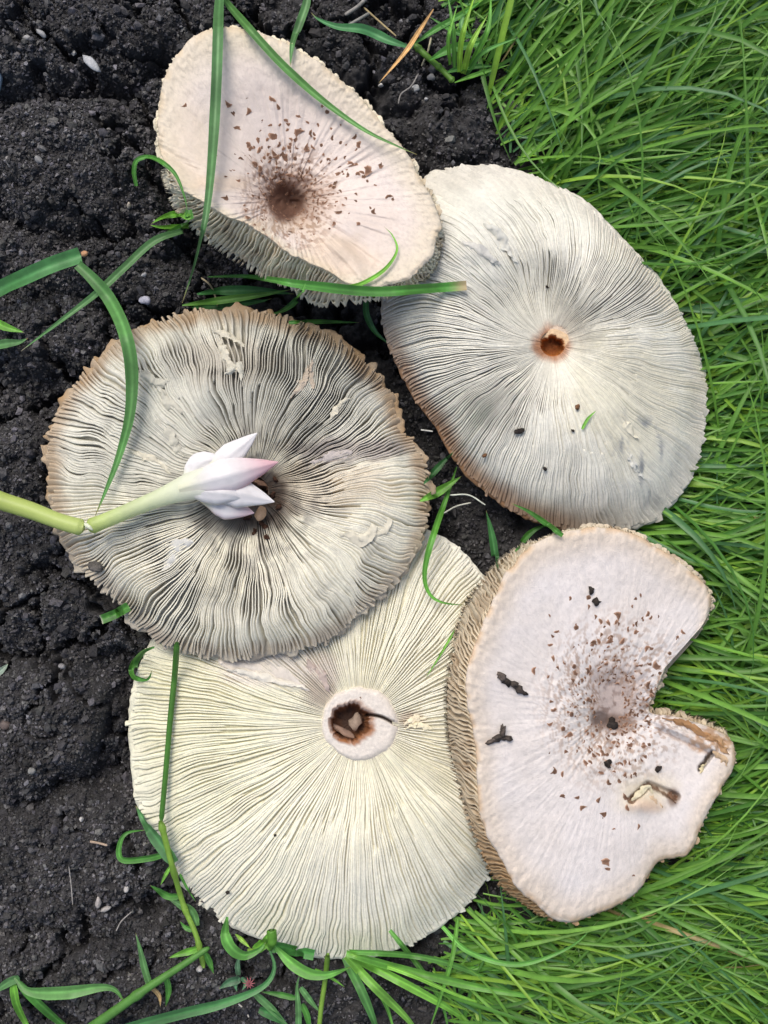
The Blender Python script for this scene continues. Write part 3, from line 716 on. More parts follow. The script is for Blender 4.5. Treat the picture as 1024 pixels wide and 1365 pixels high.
def col5(X, Y, T, U):
    c = lerp((.65, .59, .54), (.74, .69, .665), .5 + .5 * fbm(X / 60, Y / 60, 121, 3))
    right = sstep(720, 860, X + .4 * (Y - 950))
    c = lerp(c, (.62, .51, .38), sstep(.80, .97, T) * .6)
    c = c * (1 - .08 * sstep(.2, .6, vnoise(X / 2.6, Y / 2.6, 142)))[..., None]
    c = lerp(c, (.56, .36, .18), sstep(.955, 1, T) * sstep(-.35, .3, fbm(X / 16, Y / 16, 122, 2)) * .65)
    c = lerp(c, (.44, .33, .28), blot(X, Y, 822, 928, 34, 48, 6) * .7)
    c = flecks(c, X, Y, 820, 935, 26, 60, 125, (.34, .22, .15), 161, .75)
    c = lerp(c, (.16, .10, .07), blot(X, Y, 818, 962, 24, 12, 16, .5) * .8)
    c = lerp(c, (.42, .24, .12), blot(X, Y, 955, 985, 38, 20, 7, .2) * sstep(-.5, .1, fbm(X / 5, Y / 5, 146, 3)) * .8)
    c = lerp(c, (.62, .53, .36), blot(X, Y, 858, 1056, 36, 22, 8, .8) * .7)
    c = lerp(c, (.60, .36, .20), blot(X, Y, 862, 1074, 20, 9, 9, .7) * .5)
    q = fbm(X / 5, Y / 5, 144, 3)
    d = np.minimum(seg_d(X, Y, 838, 1068, 863, 1045), seg_d(X, Y, 863, 1045, 900, 1066)) + 3 * q
    c = lerp(c, (.16, .09, .05), (1 - sstep(2, 3.6, d)) * .9)
    c = lerp(c, (.17, .09, .05), blot(X, Y, 898, 1062, 8, 11, 9, .5) * .8)
    c = lerp(c, (.07, .05, .035), (1 - sstep(2, 3.6, seg_d(X, Y, 932, 1026, 948, 1004) + 2 * q)))
    c = lerp(c, (.34, .24, .19), (1 - sstep(0, 3, seg_d(X, Y, 878, 974, 945, 1004) + 2 * q)) * .6)
    c = lerp(c, (.20, .13, .10), sstep(.15, .5, fbm(X / 7, Y / 7, 145, 3)) * blot(X, Y, 818, 955, 34, 50, 11, .6) * .7)
    c = lerp(c, (.10, .07, .06), blot(X, Y, 800, 958, 13, 10, 10, .3) * .7)
    return c
def gc5(x, y, t, U):
    c = lerp((.68, .57, .41), (.50, .42, .31), np.clip(t, 0, 1))
    c = lerp(c, (.42, .25, .11), sstep(1040, 1180, y) * .8)
    c = lerp(c, (.66, .58, .44), (1 - sstep(760, 900, y)) * .5)
    return lerp(c, (.34, .22, .12), sstep(0, .5, fbm(x / 16, y / 16, 127, 3)) * .4)
def rel5(X, Y):
    r = np.hypot(X - 815, Y - 945); a = np.arctan2(Y - 945, X - 815)
    ring = sstep(22, 40, r) * (1 - sstep(70, 130, r))
    z = .5 * vnoise(a * 7, r / 4.2 + .8 * fbm(X / 16, Y / 16, 131, 2), 130) * ring + .25 * vnoise(a * 24, r / 30, 132) * (1 - sstep(80, 150, r)) * sstep(25, 45, r)
    d = np.minimum(seg_d(X, Y, 842, 1066, 864, 1046), seg_d(X, Y, 864, 1046, 902, 1062))
    z = z - 5 * (1 - sstep(1, 7, d)) + 3.0 * np.exp(-((X - 856) / 22) ** 2 - ((Y - 1073) / 12) ** 2)
    d = seg_d(X, Y, 934, 1024, 950, 1004)
    z = z - 5 * (1 - sstep(1, 5, d))
    d = seg_d(X, Y, 876, 962, 952, 996)
    z = z + 2.0 * (1 - sstep(1, 8, d)) - 1.2 * (1 - sstep(0, 4, seg_d(X, Y, 878, 974, 945, 1004)))
    return z + 1.2 * fbm(X / 6, Y / 6, 133, 2) * blot(X, Y, 958, 992, 26, 20, 7)
cap5, poly5, rimp5, g5 = top_cap(P5, (826, 958), H5, col5, 'white mushroom cap with a deep side notch, small brown scales and bits of soil',
                              lambda bw: 2.0 + .55 * bw, 120, gcol=gc5, relief=rel5, gill_n=250)

# ------------------------------------------------------------------ brown scales on the two skins
def scale_mesh(k):
    n = 9; a = np.arange(n) / n * 2 * math.pi
    rr = 1 + RNG.uniform(-.42, .35, n)
    e = RNG.uniform(.9, 1.7); bnd = RNG.uniform(-.5, .5)
    out = np.stack([rr * np.cos(a) * e, rr * np.sin(a), -.10 + 0 * a], 1)
    out[:, 1] += bnd * out[:, 0] ** 2 - bnd * .6
    mid = out * np.array([.62, .62, 0]) + np.array([0, 0, .32]) + np.stack([0 * a, 0 * a, RNG.uniform(-.1, .15, n)], 1)
    top = np.array([[0, 0, .38]])
    V = np.vstack([out, mid, top])
    F = [(i, (i + 1) % n, n + (i + 1) % n) for i in range(n)] + [(i, n + (i + 1) % n, n + i) for i in range(n)] + [(n + i, n + (i + 1) % n, 2 * n) for i in range(n)]
    b = RNG.uniform(.7, 1.3)
    C = np.vstack([np.tile((.42 * b, .27 * b, .19 * b), (n, 1)), np.tile((.20 * b, .11 * b, .07 * b), (n, 1)), [(.16 * b, .09 * b, .06 * b)]])
    me = mesh_from('scale', V / MM * .001, np.array(F), C, False)
    me.materials.append(M_SCALE)
    return me
SM = [scale_mesh(k) for k in range(12)]
def surf_sampler(g, ctr):
    X, Y, Z = g
    fx, fy, fz = X[::4, ::2].ravel(), Y[::4, ::2].ravel(), Z[::4, ::2].ravel()
    def f(x, y):
        d = (fx - x) ** 2 + (fy - y) ** 2; i = int(np.argmin(d)); return fz[i]
    return f
def place_scales(root, g, ctr, pts, H):
    f = surf_sampler(g, ctr); org = np.array(root['_org'])
    for (x, y, s, a) in pts:
        z = float(f(x, y))
        gx_ = (float(H(x + 3, y)) - float(H(x - 3, y))) / (6 * S); gy_ = -(float(H(x, y + 3)) - float(H(x, y - 3))) / (6 * S)
        nrm = Vector((-gx_, -gy_, 1)).normalized()
        o = bpy.data.objects.new('scale', random.choice(SM)); COL.objects.link(o); o.parent = root
        o.location = (Wp(x, y, z + .05) - org) * MM
        q = nrm.to_track_quat('Z', 'Y')
        from mathutils import Quaternion
        o.rotation_mode = 'QUATERNION'; o.rotation_quaternion = q @ Quaternion((0, 0, 1), -a)
        o.scale = (s * S, s * S * random.uniform(.6, 1), s * S * random.uniform(.3, .55))
def scatter(n, fn_r, ctr, ok, mind):
    pts = []; tries = 0
    while len(pts) < n and tries < 60000:
        tries += 1
        x, y, s = fn_r()
        if not ok(x, y): continue
        if any((x - p[0]) ** 2 + (y - p[1]) ** 2 < (mind * (s + p[2])) ** 2 for p in pts): continue
        a = math.atan2(y - ctr[1], x - ctr[0]) + math.pi / 2 + random.uniform(-.7, .7)
        pts.append((x, y, s, a))
    return pts
def f5():
    a = random.uniform(0, 2 * math.pi); q = abs(random.gauss(0, 1))
    r = 24 + q * 46
    x = 812 + r * math.cos(a) * .82; y = 940 + r * math.sin(a) * (1.35 if math.sin(a) < 0 else 1.05)
    return x, y, random.uniform(1.3, 3.1) * (1.2 if r > 60 else 1.0)
rim5 = [tuple(p) for p in rimp5]
def ok5(x, y):
    if not bool(inside(rim5, np.array([x]), np.array([y]))[0]): return False
    if x > 868 and y > 930: return False
    if x > 880: return False
    return 730 < x and 770 < y < 1110
pts5 = scatter(272, f5, (815, 945), ok5, .66)
pts5 += [(712,893,4,.3),(734,860,2.5,1.5),(792,856,3,1.2),(814,850,5,.3),(731,902,2.5,1),(864,818,3.2,.2),(868,823,2.5,.6),(848,831,3,0),(805,1085,5,1.5),(770,1063,3.5,1.2),(750,1061,3,1.5),(808,1148,5,1.5),(810,1158,4,1.4),(845,1167,2.4,1.4),(732,1004,2.6,0),(900,1062,7,.9),(893,1056,4,.9),(852,1102,2.4,.3),(819,1105,2,1.5),(910,842,3.5,-.9),(903,850,3,-.6),(893,871,2.6,0),(876,888,4.5,1.1),(880,897,3,1.2),(742,842,3,1.2),(737,848,3,2)]
place_scales(cap5, g5, (815, 945), pts5, H5)
def f1():
    a = random.uniform(0, 2 * math.pi); q = abs(random.gauss(0, 1))
    up = 1.0 + .75 * max(0, math.cos(a + 1.15)) 
    r = 26 + q * 32 * up
    return 388 + r * math.cos(a), 266 + r * math.sin(a) * (1 if math.sin(a) < 0 else .62), random.uniform(1.5, 3.3)
rim1 = [tuple(p) for p in rimp1]
def ok1(x, y): return 285 < x < 520 and 120 < y < 330 and bool(inside(rim1, np.array([x]), np.array([y]))[0])
pts1 = scatter(165, f1, (386, 268), ok1, .62)
pts1 += scatter(85, lambda: (random.gauss(398, 42), random.gauss(222, 26), random.uniform(1.6, 3.4)), (386, 268), ok1, .7)
pts1 += [(363,133,3.5,.8),(372,143,4,.9),(381,160,3,.2),(304,140,3,1.2),(310,150,3.5,1.2),(316,170,4,1.3),(348,162,3.2,.2),(366,181,5,.1),(345,185,4,0),(398,155,3.6,.2),(397,175,4,2.2),(430,142,3,.9),(437,149,3,.9),(408,199,4.5,.2),(380,210,4.5,.1),(388,192,3,0),(334,198,3.5,1),(346,200,3,.2),(366,205,4,1.4),(490,226,5,2.4),(485,234,4,2.4),(468,220,3.6,1.2),(507,222,2.8,1.5),(518,262,3.2,.1),(524,265,2.6,1),(497,282,3,1.2),(474,268,3.5,1),(478,298,3,0),(452,283,4,0),(290,98,2.4,.1),(247,141,2.2,1)]
place_scales(cap1, g1, (386, 268), pts1, H1)

# ------------------------------------------------------------------ combined surface height for anything that lies on the caps
POLYS = [([tuple(p) for p in poly4], H4), ([tuple(p) for p in poly3], H3), ([tuple(p) for p in poly2], H2), ([tuple(p) for p in poly5], H5), ([tuple(p) for p in poly1], H1)]
def surf(px, py):
    px = np.asarray(px, float); py = np.asarray(py, float)
    h = np.maximum(soil_h(px, py, False), -12)
    for poly, H in POLYS:
        m = inside(poly, px, py)
        if m.any(): h = np.where(m, np.maximum(h, H(px, py)), h)
    return h

# ------------------------------------------------------------------ single grass blades
def blade_geo(pts, width, n=44, lift=2.0, taper='tip', fold=.42, col=(.06, .17, .03), col_end=None, z=None, twist=0.0, seed=0, across=7, rise=None):
    q = open_curve(pts, n)
    x, y = q[:, 0], q[:, 1]
    s = np.linspace(0, 1, n)
    if q.shape[1] > 2: zz = q[:, 2]
    else:
        h = surf(x, y)
        k = 3; hp = np.pad(h, k, mode='edge'); h = np.max([hp[i:i + n] for i in range(2 * k + 1)], 0)
        hp = np.pad(h, k, mode='edge'); h = np.mean([hp[i:i + n] for i in range(2 * k + 1)], 0)
        zz = h + lift
        if rise is not None: zz = zz + np.interp(s, np.linspace(0, 1, len(rise)), rise)
    if taper == 'tip': w = np.minimum(1, (1 - s) / .55) ** .8 * (0.75 + .25 * sstep(0, .15, s))
    elif taper == 'both': w = np.minimum(1, np.minimum(s / .35 + .12, (1 - s) / .5)) ** .8
    elif taper == 'start': w = np.minimum(1, s / .5 + .08) ** .8
    elif taper == 'stem': w = 1 - .15 * s
    else: w = np.ones(n)
    w = np.maximum(w, .04) * width * .5 * S
    P = Wp(x, y, zz)
    t = np.gradient(P, axis=0); t /= np.linalg.norm(t, axis=1)[:, None]
    sd = np.cross(t, [0, 0, 1.0]); sd /= np.linalg.norm(sd, axis=1)[:, None]
    up = np.cross(sd, t)
    an = twist * np.sin(s * math.pi * 1.3 + seed) if twist else 0 * s
    ca, sa = np.cos(an)[:, None], np.sin(an)[:, None]
    sd, up = sd * ca + up * sa, up * ca - sd * sa
    v = np.linspace(-1, 1, across)
    V = P[:, None] + sd[:, None] * (v[None, :, None] * w[:, None, None]) + up[:, None] * ((np.abs(v)[None, :, None] ** 1.3) * fold * w[:, None, None])
    vein = 1 + .13 * np.cos(v * 13) + .30 * np.exp(-(v / .12) ** 2)
    w = w * (1 + .10 * fbm(s * 9, s * 0, seed + 4, 2))
    c = np.array(col)[None, None] * 1.35 * vein[None, :, None] * (1 + .38 * fbm(s * 5 + seed, s * 0, seed + 1, 3))[:, None, None] * (1 + .16 * vnoise(s[:, None] * 9, v[None] * 4, seed + 6))[..., None]
    if col_end is None and taper in ('tip', 'both'): col_end = (.30, .26, .10)
    if col_end is not None: c = lerp(c, np.array(col_end), (sstep(.93, 1.0, s))[:, None] + 0 * v[None])
    return V, c
def tube_geo(pts, width, flat=1.0, n=40, lift=1.5, col=(.1, .25, .04), col2=None, nodes=(), seed=0, taper=.85, z=None, seg=10, rise=None):
    q = open_curve(pts, n); x, y = q[:, 0], q[:, 1]; s = np.linspace(0, 1, n)
    if q.shape[1] > 2: zz = q[:, 2]
    else:
        h = surf(x, y); k = 3; hp = np.pad(h, k, mode='edge'); h = np.max([hp[i:i + n] for i in range(2 * k + 1)], 0)
        hp = np.pad(h, k, mode='edge'); h = np.mean([hp[i:i + n] for i in range(2 * k + 1)], 0); zz = h + lift + np.mean(width) * .5 * S
        if rise is not None: zz = zz + np.interp(s, np.linspace(0, 1, len(rise)), rise)
    P = Wp(x, y, zz); t = np.gradient(P, axis=0); t /= np.linalg.norm(t, axis=1)[:, None]
    sd = np.cross(t, [0, 0, 1.0]); sd /= np.linalg.norm(sd, axis=1)[:, None]; up = np.cross(sd, t)
    if np.isscalar(width): w = (1 + (taper - 1) * s) * width * .5 * S
    else: w = np.interp(s, np.linspace(0, 1, len(width)), width) * .5 * S
    for nd in nodes: w = w * (1 + .35 * np.exp(-((s - nd) / .02) ** 2))
    w = w.copy(); w[0] *= .6; w[-1] *= .5
    a = np.arange(seg) / seg * 2 * math.pi
    V = P[:, None] + sd[:, None] * (np.cos(a)[None, :, None] * w[:, None, None]) + up[:, None] * (np.sin(a)[None, :, None] * np.minimum(w, w * flat + (1 - flat) * 4.0)[:, None, None])
    c = np.array(col)[None, None] * (1 + .15 * fbm(s * 9, s * 0, seed, 3)[:, None, None] + 0 * a[None, :, None])
    if col2 is not None: c = lerp(c, np.array(col2), s[:, None] + 0 * a[None])
    return V, c
def put_blade(name, geo, parent=None, mat=None, **kw):
    V, c = geo
    return put(name, V, grid_faces(V.shape[0], V.shape[1]), mat or M_BLADE, c, parent=parent, **kw)
def put_tube(name, geo, parent=None, mat=None, **kw):
    V, c = geo; n, m = V.shape[:2]
    F = grid_faces(n, m, wrap_m=True)
    V = np.concatenate([V.reshape(-1, 3), V[0].mean(0)[None], V[-1].mean(0)[None]])
    c = np.concatenate([c.reshape(-1, 3), c[0, :1], c[-1, :1]])
    i = np.arange(m); j = (i + 1) % m
    capa = np.stack([j, i, i * 0 + n * m, i * 0 + n * m], 1)[:, :3]
    capb = np.stack([(n - 1) * m + i, (n - 1) * m + j, i * 0 + n * m + 1], 1)
    # quads and triangles in one list
    F4 = np.vstack([F, np.hstack([capa, capa[:, 2:]]), np.hstack([capb, capb[:, 2:]])])
    Vv = V; 
    tri = np.vstack([F[:, [0, 1, 2]], F[:, [0, 2, 3]], capa, capb])
    return put(name, Vv, tri, mat or M_BLADE, c, parent=parent, **kw)

DG, MG, LG, YG, BG = (.035, .13, .035), (.055, .18, .030), (.11, .29, .035), (.20, .36, .05), (.075, .18, .06)
STR = (.38, .27, .12)
GB = 'single grass blades lying over the mushrooms and soil'
def B(label, pts, width, cat='grass blade', **kw):
    return put_blade('grass_strand', blade_geo(pts, width, seed=int(pts[0][0] + 3 * pts[0][1]) % 97, **kw), label=label, cat=cat, group=GB)

B('long upright green blade crossing the left side of the funnel shaped cap', [(295,-30),(292,20),(289,110),(284,200),(276,280),(262,345),(243,404)], 13, col=(.07,.17,.06), lift=3.5, rise=[4,6,2,0])
B('slender blade curving down over the pink white cap towards its upper right edge', [(296,-12),(301,2),(346,54),(382,92),(431,135),(485,173),(530,195),(556,206)], 10, col=(.075,.19,.05), lift=3, rise=[6,3,0,2,6])
B('short pointed blade hanging over the top edge of the funnel shaped cap', [(411,-8),(408,8),(400,31),(390,60),(387,88)], 11, col=BG, lift=3)
B('straight cut blade lying below the funnel cap and over the pale grey cap', [(277,369),(330,369),(405,380),(494,389),(560,386),(622,381)], 12, col=(.05,.17,.03), taper='start', col_end=(.45,.35,.2), lift=3)
B('yellowish green blade lying on soil just above the grey torn cap', [(243,407),(300,400),(350,393),(388,386)], 10, col=(.09,.22,.04), taper='both', lift=8)
B('broad dark blade lying in the soil gap above the grey torn cap', [(263,392),(300,388),(350,388),(392,392)], 13, col=DG, taper='both', lift=5)
B('dark wide blade end right above the rim of the grey torn cap', [(255,410),(300,407),(345,402),(362,398)], 11, col=DG, taper='both', lift=4)
B('curved blade dipping to the left of the straight cut blade', [(407,378),(400,394),(387,408),(370,417),(358,418)], 8, col=MG, taper='both', lift=12)
B('thin curling blade tip on the lower right of the funnel cap', [(450,384),(480,379),(512,360),(529,335),(524,315),(512,302)], 5, col=LG, lift=2.5)
B('short pointed blade in the dark gap right of the grey torn cap top', [(385,430),(430,429),(479,430)], 6, col=MG, lift=8)
B('curved blade in the dark gap left of the pale grey cap', [(488,400),(489,420),(500,442),(520,460)], 8, col=DG, lift=24)
B('thick blade arching over the left of the torn grey cap', [(104,353),(125,373),(147,400),(166,440),(176,490),(174,550),(160,605),(143,650),(127,688)], 17, col=(.062,.17,.045), lift=4, taper='tip', fold=.35, rise=[14,18,8,3,2])
B('long narrow blade slanting over the soil to a dry pale tip', [(243,308),(205,322),(164,359),(128,392),(77,431),(28,468)], 10, col=BG, lift=9, rise=[0,2,10,8,2], col_end=(.4,.35,.25))
B('short green blade tip at the left border above its brown tipped neighbour', [(-12,426),(8,436),(32,443)], 11, col=LG, lift=7)
B('short blade with a brown tip at the left border', [(-12,462),(10,458),(26,456),(37,451)], 12, col=BG, lift=7, col_end=(.4,.22,.1))
B('looping thin blade on soil left of the funnel cap', [(182,248),(179,228),(184,213),(205,211),(232,230),(246,262),(250,285)], 6, col=MG, lift=5, rise=[0,4,8,4,2])
B('blade curling out from under the left of the funnel cap', [(252,280),(251,297),(230,310),(205,322),(193,329)], 10, col=MG, lift=9)
B('upper of two short blades poking out left of the funnel cap', [(254,290),(235,286),(215,291),(202,298)], 9, col=LG, lift=10)
B('lower short blade poking out left of the funnel cap', [(252,302),(232,303),(215,303),(200,300)], 7, col=LG, lift=7)
B('curving blade hooking down from the dark gap onto the creamy cap', [(609,622),(598,655),(582,700),(570,740),(566,770),(573,792),(590,803),(622,807)], 8, col=(.08,.24,.035), lift=3, rise=[2,10,12,5,1], taper='both')
B('broad bright blade in the dark gap between three caps', [(560,668),(585,655),(615,635)], 12, col=LG, lift=14, taper='both')
B('dim blade in the dark gap, above the bright broad one', [(565,645),(585,622),(605,602)], 9, col=DG, lift=8, taper='both')
B('dim upright blade in the dark gap beside the notched cap', [(662,755),(656,715),(648,680)], 10, col=DG, lift=12)
B('arched blade touching the top left rim of the notched cap', [(687,735),(705,712),(722,702),(733,701)], 8, col=MG, lift=12, taper='both')
B('short blade over the bottom rim of the pale grey cap', [(750,714),(728,698),(705,682),(682,671)], 7, col=MG, lift=3)
B('thin short blade lying on the creamy cap near its right side', [(606,840),(590,868),(567,905)], 3, col=LG, lift=1.5)
B('faint short thin blade lying in the middle of the pale grey cap', [(776,572),(784,558),(795,547)], 4, col=LG, lift=1.5)
B('cut blade end lying on soil below the torn grey cap', [(172,808),(155,818),(135,826)], 12, col=MG, lift=10, taper='none', col_end=(.4,.42,.3))
B('wide bent blade at the left of the creamy cap top', [(206,862),(190,868),(178,884),(180,901),(196,905),(203,893)], 12, col=MG, lift=14, taper='both', twist=1.0)
B('short pale blade tip at the left border beside the soil', [(-6,900),(4,892),(11,885)], 9, col=(.25,.32,.25), lift=9)
B('broad pale green blade along the very bottom left corner', [(20,1303),(40,1321),(88,1322),(146,1316),(168,1338)], 17, col=(.09,.22,.06), lift=12, taper='both', rise=[0,4,6,3,0])
B('blade falling from the bottom left shoot to the lower border', [(18,1310),(22,1335),(34,1362),(48,1385)], 11, col=LG, lift=8)
B('darker blade slanting to the lower border near the left corner', [(26,1310),(50,1335),(85,1366),(120,1390)], 12, col=MG, lift=7)
B('narrow blade reaching in from the left border at the bottom', [(26,1303),(10,1310),(-10,1325)], 11, col=BG, lift=9)
B('small upright pointed blade on soil near the bottom left stem', [(201,1316),(193,1290),(187,1265),(181,1244)], 9, col=BG, lift=9)
B('short drooping blade below the bottom left stem', [(222,1302),(225,1320),(221,1342)], 8, col=MG, lift=7)
B('wide grass blade sweeping from below the creamy cap to the bottom border', [(358,1262),(366,1290),(350,1315),(300,1336),(244,1350),(170,1370),(110,1392)], 14, col=(.05,.16,.05), lift=10, taper='start', rise=[6,10,8,6,0])

# grass shoot at the bottom left: a stem that leans on the creamy cap, leaves, one thick stalk
sh = empty('grass_shoot', Wp(262, 1290, -5), 'jointed green grass shoot with small leaves climbing over the left edge of the creamy cap', 'grass shoot')
put_tube('stem', tube_geo([(236,856),(233,900),(227,960),(221,1030),(215,1095)], 8, col=(.07,.20,.03), lift=2.5), sh)
put_tube('stem', tube_geo([(214,1094),(222,1125),(234,1170),(246,1210),(262,1248),(272,1290)], 8, col=YG, nodes=(.05,.35,.6,.85), lift=5), sh)
for pts, w, cl, tp in (([(233,1150),(214,1124),(196,1100),(181,1074)], 17, (.05,.14,.05), 'tip'), ([(222,1138),(195,1144),(163,1145),(160,1125),(170,1110),(196,1106)], 9, MG, 'tip'),
                       ([(240,1194),(225,1194),(212,1187),(200,1180)], 10, MG, 'tip'), ([(263,1234),(256,1216),(240,1206),(222,1196)], 12, BG, 'tip'), ([(258,1240),(248,1236),(240,1228)], 7, MG, 'tip'),
                       ([(270,1262),(250,1268),(225,1277)], 10, LG, 'tip'), ([(228,1155),(220,1168),(214,1180)], 5, LG, 'tip'), ([(274,1270),(280,1284),(285,1298)], 8, MG, 'tip'), ([(240,1165),(250,1184),(261,1202)], 4, MG, 'tip')):
    put_blade('leaf', blade_geo(pts, w, col=cl, taper=tp, lift=6, seed=int(w * 7), twist=.25), sh)
stk = empty('grass_stalk', Wp(125, 1364, -5), 'thick pale green grass stalk rising from the bottom border with a cut tip', 'grass stalk')
put_tube('stem', tube_geo([(90,1392),(140,1357),(195,1318),(235,1292),(279,1263)], 15, col=(.10,.26,.05), lift=13, taper=.5, nodes=(.5,)), stk)
put_blade('leaf', blade_geo([(200,1314),(212,1326),(214,1342)], 6, col=STR, lift=6), stk)

# leafy shoot below the creamy cap
sh2 = empty('grass_shoot', Wp(362, 1262, -6), 'bright green leafy grass shoot curling out from under the bottom of the creamy cap', 'grass shoot')
for pts, w, cl, tp, rs in (([(303,1222),(301,1246),(310,1264),(326,1273),(345,1266),(356,1254)], 15, (.09,.25,.05), 'both', [10,8,2,4]), ([(340,1266),(352,1256),(358,1243)], 14, LG, 'tip', [2,4]),
                       ([(362,1262),(375,1262),(395,1267),(419,1272)], 14, (.05,.19,.04), 'cut', [2,3,3]), ([(364,1258),(385,1280),(410,1296),(436,1299),(470,1288)], 15, (.10,.27,.05), 'both', [4,6,6,3]),
                       ([(420,1292),(440,1302),(460,1316)], 5, LG, 'tip', [3,0]), ([(314,1245),(324,1254),(334,1264)], 6, YG, 'both', [1,3])):
    put_blade('leaf', blade_geo(pts, w, col=cl, taper=tp, lift=13, rise=rs, seed=int(w * 5 + pts[0][0])), sh2)
put_tube('stem', tube_geo([(362,1240),(363,1256),(356,1264)], 13, col=(.13,.33,.04), lift=14), sh2)
put_tube('stem', tube_geo([(330,1268),(345,1266),(362,1258)], 7, col=YG, lift=11), sh2)
st3 = empty('grass_stalk', Wp(425, 1380, -6), 'single straight yellow green stalk standing below the bottom edge of the creamy cap', 'grass stalk')
put_tube('stem', tube_geo([(437,1272),(433,1310),(428,1345),(424,1390)], 7, col=YG, lift=11), st3)
sh4 = empty('grass_shoot', Wp(400, 1370, -6), 'small pale shoot with narrow leaves on soil at the bottom border', 'grass shoot')
for pts, w, cl in (([(398,1380),(398,1345),(396,1315),(400,1298)], 8, BG), ([(394,1330),(372,1325),(348,1322)], 8, MG), ([(401,1316),(415,1335),(428,1350)], 8, BG), ([(403,1338),(410,1355),(414,1380)], 8, MG), ([(340,1324),(360,1342),(388,1372)], 10, BG), ([(346,1345),(365,1354),(385,1368)], 12, DG)):
    put_blade('leaf', blade_geo(pts, w, col=cl, lift=8, seed=int(pts[0][1])), sh4)
# seedling with a reddish tip between stalk and cap
sh5 = empty('seedling', Wp(320, 1318, -6), 'small dark green seedling with a reddish tuft on soil below the creamy cap', 'seedling')
for pts, w, cl in (([(318,1300),(317,1285),(320,1272)], 7, (.06,.13,.07)), ([(320,1305),(306,1309),(292,1318)], 11, (.05,.12,.06)), ([(318,1302),(314,1312),(316,1322)], 6, (.08,.2,.1)), ([(322,1303),(328,1310),(323,1320)], 6, (.08,.2,.1))):
    put_blade('leaf', blade_geo(pts, w, col=cl, lift=7), sh5)
for k in range(10):
    a = k * .63
    put_blade('bristle', blade_geo([(332, 1312), (332 + 9 * math.cos(a), 1310 + 9 * math.sin(a))], 1.6, col=(.22,.07,.08), lift=9, n=8, across=3), sh5)

sh7 = empty('grass_tuft', Wp(462, 1268, -6), 'tuft of bright wide blades fanning out from under the bottom edge of the creamy cap', 'grass tuft')
for pts, w, cl, rs in (([(462,1270),(540,1292),(650,1318),(790,1340)], 11, (.10,.26,.04), [0,14,12,2]), ([(464,1272),(520,1300),(600,1345),(660,1390)], 12, (.12,.30,.04), [0,10,8,0]), ([(466,1268),(560,1275),(640,1300),(730,1350)], 8, (.08,.22,.04), [0,16,10,0]),
                       ([(462,1274),(500,1315),(545,1360),(570,1400)], 12, (.14,.32,.05), [0,8,8,0]), ([(460,1276),(482,1320),(500,1365),(508,1400)], 12, (.07,.20,.05), [0,6,8,4]), ([(464,1270),(550,1300),(620,1330),(700,1352)], 6, (.16,.36,.05), [0,18,10,0]),
                       ([(466,1276),(510,1330),(530,1390)], 7, (.09,.25,.04), [0,6,2]), ([(520,1240),(560,1290),(590,1340),(600,1392)], 7, (.07,.20,.035), [0,8,6,0]), ([(610,1225),(604,1270),(590,1320),(570,1380)], 6, (.10,.26,.04), [0,14,12,2]),
                       ([(590,1235),(625,1268),(690,1285),(760,1262),(800,1225)], 7, (.10,.27,.05), [2,16,18,18,8]), ([(600,1295),(640,1290),(700,1300)], 5, (.09,.25,.04), [4,8,2])):
    put_blade('leaf', blade_geo(pts, w, col=cl, lift=10, rise=rs, seed=int(pts[1][0])), sh7)
sh8 = empty('grass_tuft', Wp(612, 95, -6), 'upright yellow green tuft on the soil edge beside the spreading grass shoot', 'grass tuft')
for pts, w, cl in (([(612,96),(616,50),(634,-10)], 7, (.20,.38,.04)), ([(606,90),(604,40),(596,-12)], 6, (.09,.24,.04)), ([(618,98),(628,60),(650,20)], 8, (.22,.40,.05)), ([(600,86),(598,50),(610,6)], 5, (.12,.30,.04)), ([(622,100),(645,70),(690,50)], 6, (.08,.22,.05)), ([(626,90),(650,40),(655,-10)], 7, (.10,.27,.04))):
    put_blade('leaf', blade_geo(pts, w, col=cl, lift=12, rise=[0,14,16], seed=int(pts[1][0])), sh8)

# grass plant on the soil at the top
sh6 = empty('grass_shoot', Wp(603, 108, -6), 'grass shoot with pointed leaves spreading over the soil at the top', 'grass shoot')
put_tube('stem', tube_geo([(553,60),(570,76),(588,92),(605,109)], 9, col=(.12,.26,.04), nodes=(.1,.6,.95), lift=12), sh6)
for pts, w, cl in (([(550,64),(520,55),(485,40),(450,36),(425,26),(415,17)], 13, (.05,.17,.06)), ([(550,60),(580,40),(615,20),(650,-5)], 8, MG), ([(573,80),(600,66),(630,60),(655,52)], 12, MG), ([(594,97),(620,90),(660,88)], 9, MG),
                   ([(606,110),(640,98),(680,86)], 6, LG), ([(627,52),(615,35),(620,15)], 7, BG), ([(640,52),(605,42),(572,22)], 7, MG)):
    put_blade('leaf', blade_geo(pts, w, col=cl, lift=15, taper='both', seed=int(pts[0][0])), sh6)
put_blade('straw', blade_geo([(578,12),(560,40),(540,70),(505,111)], 6, col=(.42,.25,.10), lift=19, taper='both'), None, M_STRAW, label='tan dry straw crossing under the grass shoot on the top soil', cat='straw')
